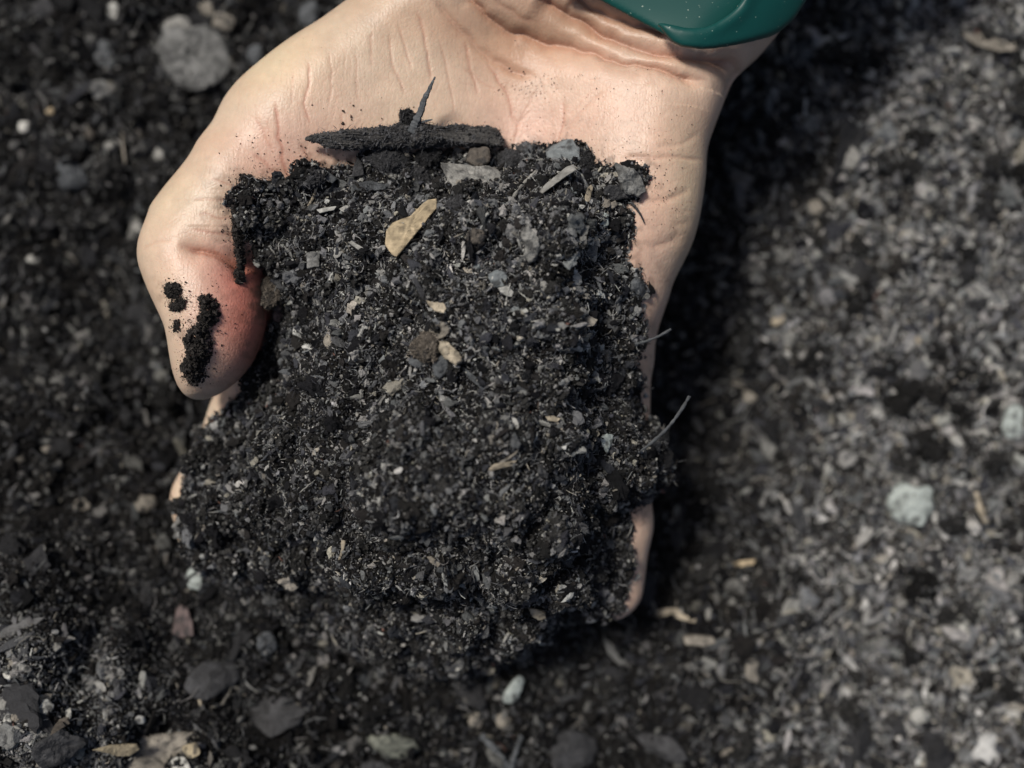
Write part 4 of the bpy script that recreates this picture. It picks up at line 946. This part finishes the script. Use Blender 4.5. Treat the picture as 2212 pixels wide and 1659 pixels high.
stone('pebble', 'pebble', 'faint blue-grey stone between the big lumpy rock and the hand', 550, 118, 34, 38, 0, 'slate', .6, rnd=True, kind=g, lift=1)
stone('pebble', 'pebble', 'grey stone near the top edge just left of the hand', 665, 30, 40, 60, 20, 'slate', .6, rnd=True, kind=g, lift=1)
stone('pebble', 'pebble', 'grey round stone below the square slate block', 214, 192, 50, 42, 0, 'grey', .6, rnd=True, kind=g, lift=.5)
stone('pebble', 'pebble', 'bright white pebble near the left edge', 50, 272, 24, 28, 0, 'white', .7, rnd=True, kind=g, lift=1)
chip('leaf_scrap', 'leaf scrap', 'small yellow scrap above the bright white pebble at left', [(96,240),(110,232),(118,236),(114,246),(100,246)], 'yellow', .6, 1, kind=g)
stone('pebble', 'pebble', 'pale grey round pebble half way down left of the palm', 346, 330, 32, 34, 0, 'stone', .7, rnd=True, kind=g, lift=1)
stone('pebble', 'pebble', 'pale pebble left of the round one beside the palm', 234, 314, 26, 22, 0, 'stone', .7, rnd=True, kind=g, lift=1)
stone('pebble', 'pebble', 'small brown pebble with rust tint near the left side', 194, 290, 24, 22, 0, 'brown', .7, kind=g, lift=1)
stone('stone', 'stone', 'grey stone half hidden behind the thumb knuckle', 294, 500, 36, 64, 10, 'stone', .6, kind=g, lift=1)
stone('stone', 'stone', 'bluish round stone on the dark soil left of the thumb', 152, 378, 60, 66, 0, 'slate', .5, rnd=True, kind=g, lift=.5)
stone('pebble', 'pebble', 'small white pebble at the left edge level with the thumb', 70, 560, 24, 18, 0, 'pale', .7, rnd=True, kind=g, lift=.5)
stone('pebble', 'pebble', 'small cream pebble on the left below the thumb level', 104, 970, 26, 18, 0, 'buff', .7, kind=g, lift=.5)
stone('pebble', 'pebble', 'buff pebble left of the index finger', 176, 1090, 34, 26, 0, 'buff', .6, kind=g, lift=.5)
stone('pebble', 'pebble', 'buff weathered stone beside the index fingertip', 310, 1086, 44, 40, 0, 'buff', .5, kind=g, lift=.5)
stone('stone', 'stone', 'large pale green-white stone on the right ground', 1966, 1092, 90, 98, 0, 'mint', .5, kind=g, lift=2,
      pts=[(1925,1092),(1932,1056),(1958,1040),(1978,1056),(2010,1044),(2018,1060),(2008,1078),(2012,1110),(1990,1138),(1950,1132),(1930,1118)])
stone('pebble', 'pebble', 'smooth white pebble cut by the right edge', 2192, 910, 44, 72, 8, 'mint', .6, rnd=True, kind=g, lift=1.5)
stone('pebble', 'pebble', 'white oval pebble low on the right ground', 1988, 1547, 52, 30, -10, 'pale', .6, rnd=True, kind=g, lift=1)
stone('pebble', 'pebble', 'cream pebble on the ground down-right of the little fingertip', 1628, 1450, 38, 50, 0, 'buff', .6, rnd=True, kind=g, lift=1)
stone('pebble', 'pebble', 'small white pebble near the lower right edge', 2148, 1424, 26, 20, 0, 'mint', .7, rnd=True, kind=g, lift=1)
chip('wood_chip', 'wood chip', 'straight tan wood block on the ground beyond the little fingertip', [(1474,1374),(1500,1372),(1542,1378),(1548,1390),(1520,1396),(1480,1392)], 'buff', 2.0, 1.2, kind=g)
chip('leaf_scrap', 'leaf scrap', 'curved straw-coloured leaf beside the little fingertip', [(1400,1334),(1418,1320),(1440,1314),(1462,1314),(1480,1330),(1506,1338),(1500,1344),(1470,1338),(1446,1324),(1420,1328)], 'tan', .5, 1.5, kind=g)
chip('wood_chip', 'wood chip', 'orange-tan sliver on the ground right of the little finger', [(1572,1218),(1590,1214),(1632,1208),(1626,1218),(1596,1224)], 'yellow', .8, 1.0, kind=g)
stone('pebble', 'pebble', 'pale stone on the right ground near the top, right of the wrist', 1876, 146, 36, 60, 10, 'pale', .5, rnd=True, kind=g, lift=1)
stone('pebble', 'pebble', 'pale stone on the right ground level with the palm', 1830, 338, 48, 56, 0, 'stone', .5, rnd=True, kind=g, lift=1)
stone('pebble', 'pebble', 'cream pebble on the right ground below the pale palm-level stone', 1763, 446, 30, 30, 0, 'buff', .6, rnd=True, kind=g, lift=1)
stone('pebble', 'pebble', 'whitish round pebble in the upper right ground', 2008, 420, 38, 30, -30, 'pale', .6, rnd=True, kind=g, lift=1)
stone('pebble', 'pebble', 'tan oval pebble alone in the shade right of the little finger', 1682, 691, 34, 20, -30, 'tan', .6, rnd=True, kind=g, lift=1)
stone('pebble', 'pebble', 'tan oval pebble near the middle of the right ground', 1977, 737, 32, 22, 20, 'tan', .6, rnd=True, kind=g, lift=1)
stone('pebble', 'pebble', 'long flat tan pebble on the right ground above the green-white stone', 1788, 866, 60, 26, 8, 'buff', .5, rnd=True, kind=g, lift=1)
stone('pebble', 'pebble', 'round buff pebble just right of the long jutting twig', 1620, 857, 28, 26, 0, 'buff', .6, rnd=True, kind=g, lift=1)
chip('wood_chip', 'wood chip', 'tall narrow tan chip right of the green-white stone', [(2106,1064),(2114,1062),(2124,1096),(2134,1126),(2124,1130),(2110,1100)], 'tan', 1.0, 1, kind=g)
chip('wood_chip', 'wood chip', 'broad tan chip at the upper right edge of the ground', [(2080,70),(2120,72),(2170,92),(2200,110),(2160,112),(2110,96)], 'buff', 1.0, 1.5, kind=g)
stone('stone', 'stone', 'grey diamond-shaped stone low on the ground right of the lower clod', 1662, 1090, 46, 66, 10, 'grey', .5, kind=g, lift=.5)
stone('stone', 'stone', 'reddish brown wedge-shaped stone left of the heap bottom', 392, 1345, 52, 74, 0, 'rust', .5, kind=g, lift=1.5,
      pts=[(376,1320),(386,1306),(402,1312),(416,1340),(420,1372),(394,1380),(370,1370)])
chip('wood_chip', 'wood chip', 'white-tipped chip right of the reddish stone', [(550,1292),(562,1296),(586,1308),(588,1320),(574,1320),(558,1306)], 'white', 1.0, 1.5, kind=g)
stone('stone', 'stone', 'whitish angular stone above the reddish stone', 420, 1252, 40, 52, -20, 'mint', .5, kind=g, lift=1)
stone('stone', 'stone', 'wide domed charcoal stone below the reddish stone', 456, 1468, 96, 74, 0, 'char', .5, rnd=True, kind=g, lift=1)
stone('stone', 'stone', 'grey round stone between reddish stone and heap bottom', 575, 1392, 40, 52, 0, 'slate', .6, rnd=True, kind=g, lift=1)
stone('rock', 'rock', 'broad charcoal rock slab right of the domed charcoal stone', 590, 1545, 140, 90, -12, 'char', .5, kind=g, lift=1)
stone('stone', 'stone', 'blue-black slab below the front of the heap', 758, 1488, 84, 54, -20, 'slate', .4, kind=g, lift=1)
stone('stone', 'stone', 'long pale blue-green stone below the right of the heap', 1110, 1492, 34, 68, 30, 'mint', .6, rnd=True, kind=g, lift=1.5)
stone('rock', 'rock', 'grey-green boulder shaped rock at the bottom centre', 846, 1612, 122, 60, 12, 'olive', .5, kind=g, lift=1.5)
stone('pebble', 'pebble', 'tan pebble below left of the long pale blue-green stone', 1028, 1558, 30, 36, 20, 'buff', .6, rnd=True, kind=g, lift=1)
stone('pebble', 'pebble', 'tan pebble right beside the other tan one near the bottom centre', 1086, 1556, 34, 32, 0, 'buff', .6, rnd=True, kind=g, lift=1)
twig('twig', 'twig', 'thick blue-grey twig running off the bottom edge', [(1042,1590),(1070,1620),(1092,1650),(1104,1675)], .8, .8, 'slate', (1.5, 1.5), kind='any')
twig('twig', 'twig', 'second grey twig leaning toward the first at the bottom edge', [(1126,1590),(1116,1620),(1108,1645),(1104,1675)], .6, .6, 'slate', (2.2, 1.5), kind='any')
stone('stone', 'stone', 'dark slab in the bottom edge right of the twigs', 1242, 1622, 120, 84, 8, 'char', .4, kind=g, lift=1)
stone('pebble', 'pebble', 'blue-grey oval pebble right of that dark bottom slab', 1330, 1626, 36, 46, -10, 'blue', .6, rnd=True, kind=g, lift=1)
stone('stone', 'stone', 'wide dark slab at the bottom edge beside the oval pebble', 1435, 1618, 120, 50, 14, 'char', .4, kind=g, lift=1)
stone('pebble', 'pebble', 'small bright white pebble above the sandy rock at bottom left', 300, 1556, 20, 20, 0, 'white', .8, rnd=True, kind=g, lift=.6)
stone('pebble', 'pebble', 'white pebble sunk at the dark hollow, right of the small bright one', 372, 1584, 30, 22, 0, 'pale', .6, rnd=True, kind=g, lift=.6)
stone('rock', 'rock', 'sandy brown-yellow rock along the bottom left edge', 360, 1638, 330, 84, -2, 'buff', .75, kind=g, nz=2.5, lift=1.5,
      pts=[(196,1616),(250,1592),(330,1582),(430,1588),(500,1604),(540,1640),(545,1700),(180,1700),(176,1640)])
chip('stone_flake', 'stone flake', 'yellow flat flake on the sandy rock', [(208,1612),(240,1606),(290,1612),(294,1626),(276,1640),(250,1636),(228,1620)], 'gold', 1.0, 2.0, m=M_ROCK)
stone('pebble', 'pebble', 'pale round pebble bedded in the sandy rock', 388, 1654, 52, 34, 0, 'pale', .5, rnd=True, kind='any', lift=3)
stone('pebble', 'pebble', 'orange-tan pebble bedded in the sandy rock above the pale one', 412, 1622, 40, 30, 0, 'gold', .5, rnd=True, kind='any', lift=3)
stone('rock', 'rock', 'dark pitted rock in the bottom left corner', 118, 1622, 108, 84, -40, 'char', .5, kind=g, nz=1.8, lift=1)
stone('rock', 'rock', 'grey rock cut by the left edge at the bottom', 12, 1592, 56, 60, 0, 'grey', .5, kind=g, nz=1.6, lift=1)
for lb, u, v, w, h, rt, c in [('dry pale pebble by the left edge, largest of the bright patch', 92, 1532, 34, 32, 0, 'pale'), ('white pebble at the left edge in the bright patch', 10, 1465, 24, 24, 0, 'white'),
                              ('long pale pebble upper in the bright patch at left', 46, 1444, 38, 24, 15, 'stone'), ('blue-grey pebble in the middle of the bright patch', 46, 1518, 24, 22, 0, 'blue'),
                              ('buff oval pebble above the largest pale one at left', 98, 1508, 24, 16, -20, 'buff'), ('flat pale pebble low at the left edge of the bright patch', 14, 1560, 20, 28, 10, 'pale'),
                              ('small egg-shaped buff pebble beside the left edge pebbles', 32, 1550, 22, 16, 0, 'buff'), ('grey pebble at the very left, above the corner rock', 6, 1520, 18, 28, 0, 'stone')]:
    stone('pebble', 'pebble', lb, u, v, w, h, rt, c, .7, rnd=True, kind=g, lift=.5)
twig('rootlet', 'root', 'pale thin rootlet at the left edge above the corner rock', [(0,1566),(18,1568),(36,1572),(52,1582)], .35, .25, 'stone', (1, 1), kind='any')
twig('twig', 'twig', 'brown twig lying over the dark corner rock', [(142,1556),(122,1574),(112,1592)], .9, .6, 'brown', (1.5, 1.5), kind='any')
twig('twig', 'twig', 'pale tapering twig below the reddish brown stone', [(466,1462),(486,1472),(514,1486)], .5, .3, 'buff', (1.5, 1.0))
twig('straw', 'straw', 'upright pale straw at left of the domed charcoal stone', [(428,1484),(430,1504),(434,1524)], .5, .3, 'tan', (1.2, 1.0))
twig('straw', 'straw', 'faint long straw on the dark ground left of the thumb', [(264,288),(266,320),(270,352)], .3, .3, 'buff', (1.5, 1.5))
twig('straw', 'straw', 'faint pale straw on the lower right soil', [(1560,1630),(1590,1612),(1624,1592)], .5, .4, 'buff', (1.5, 1.5))
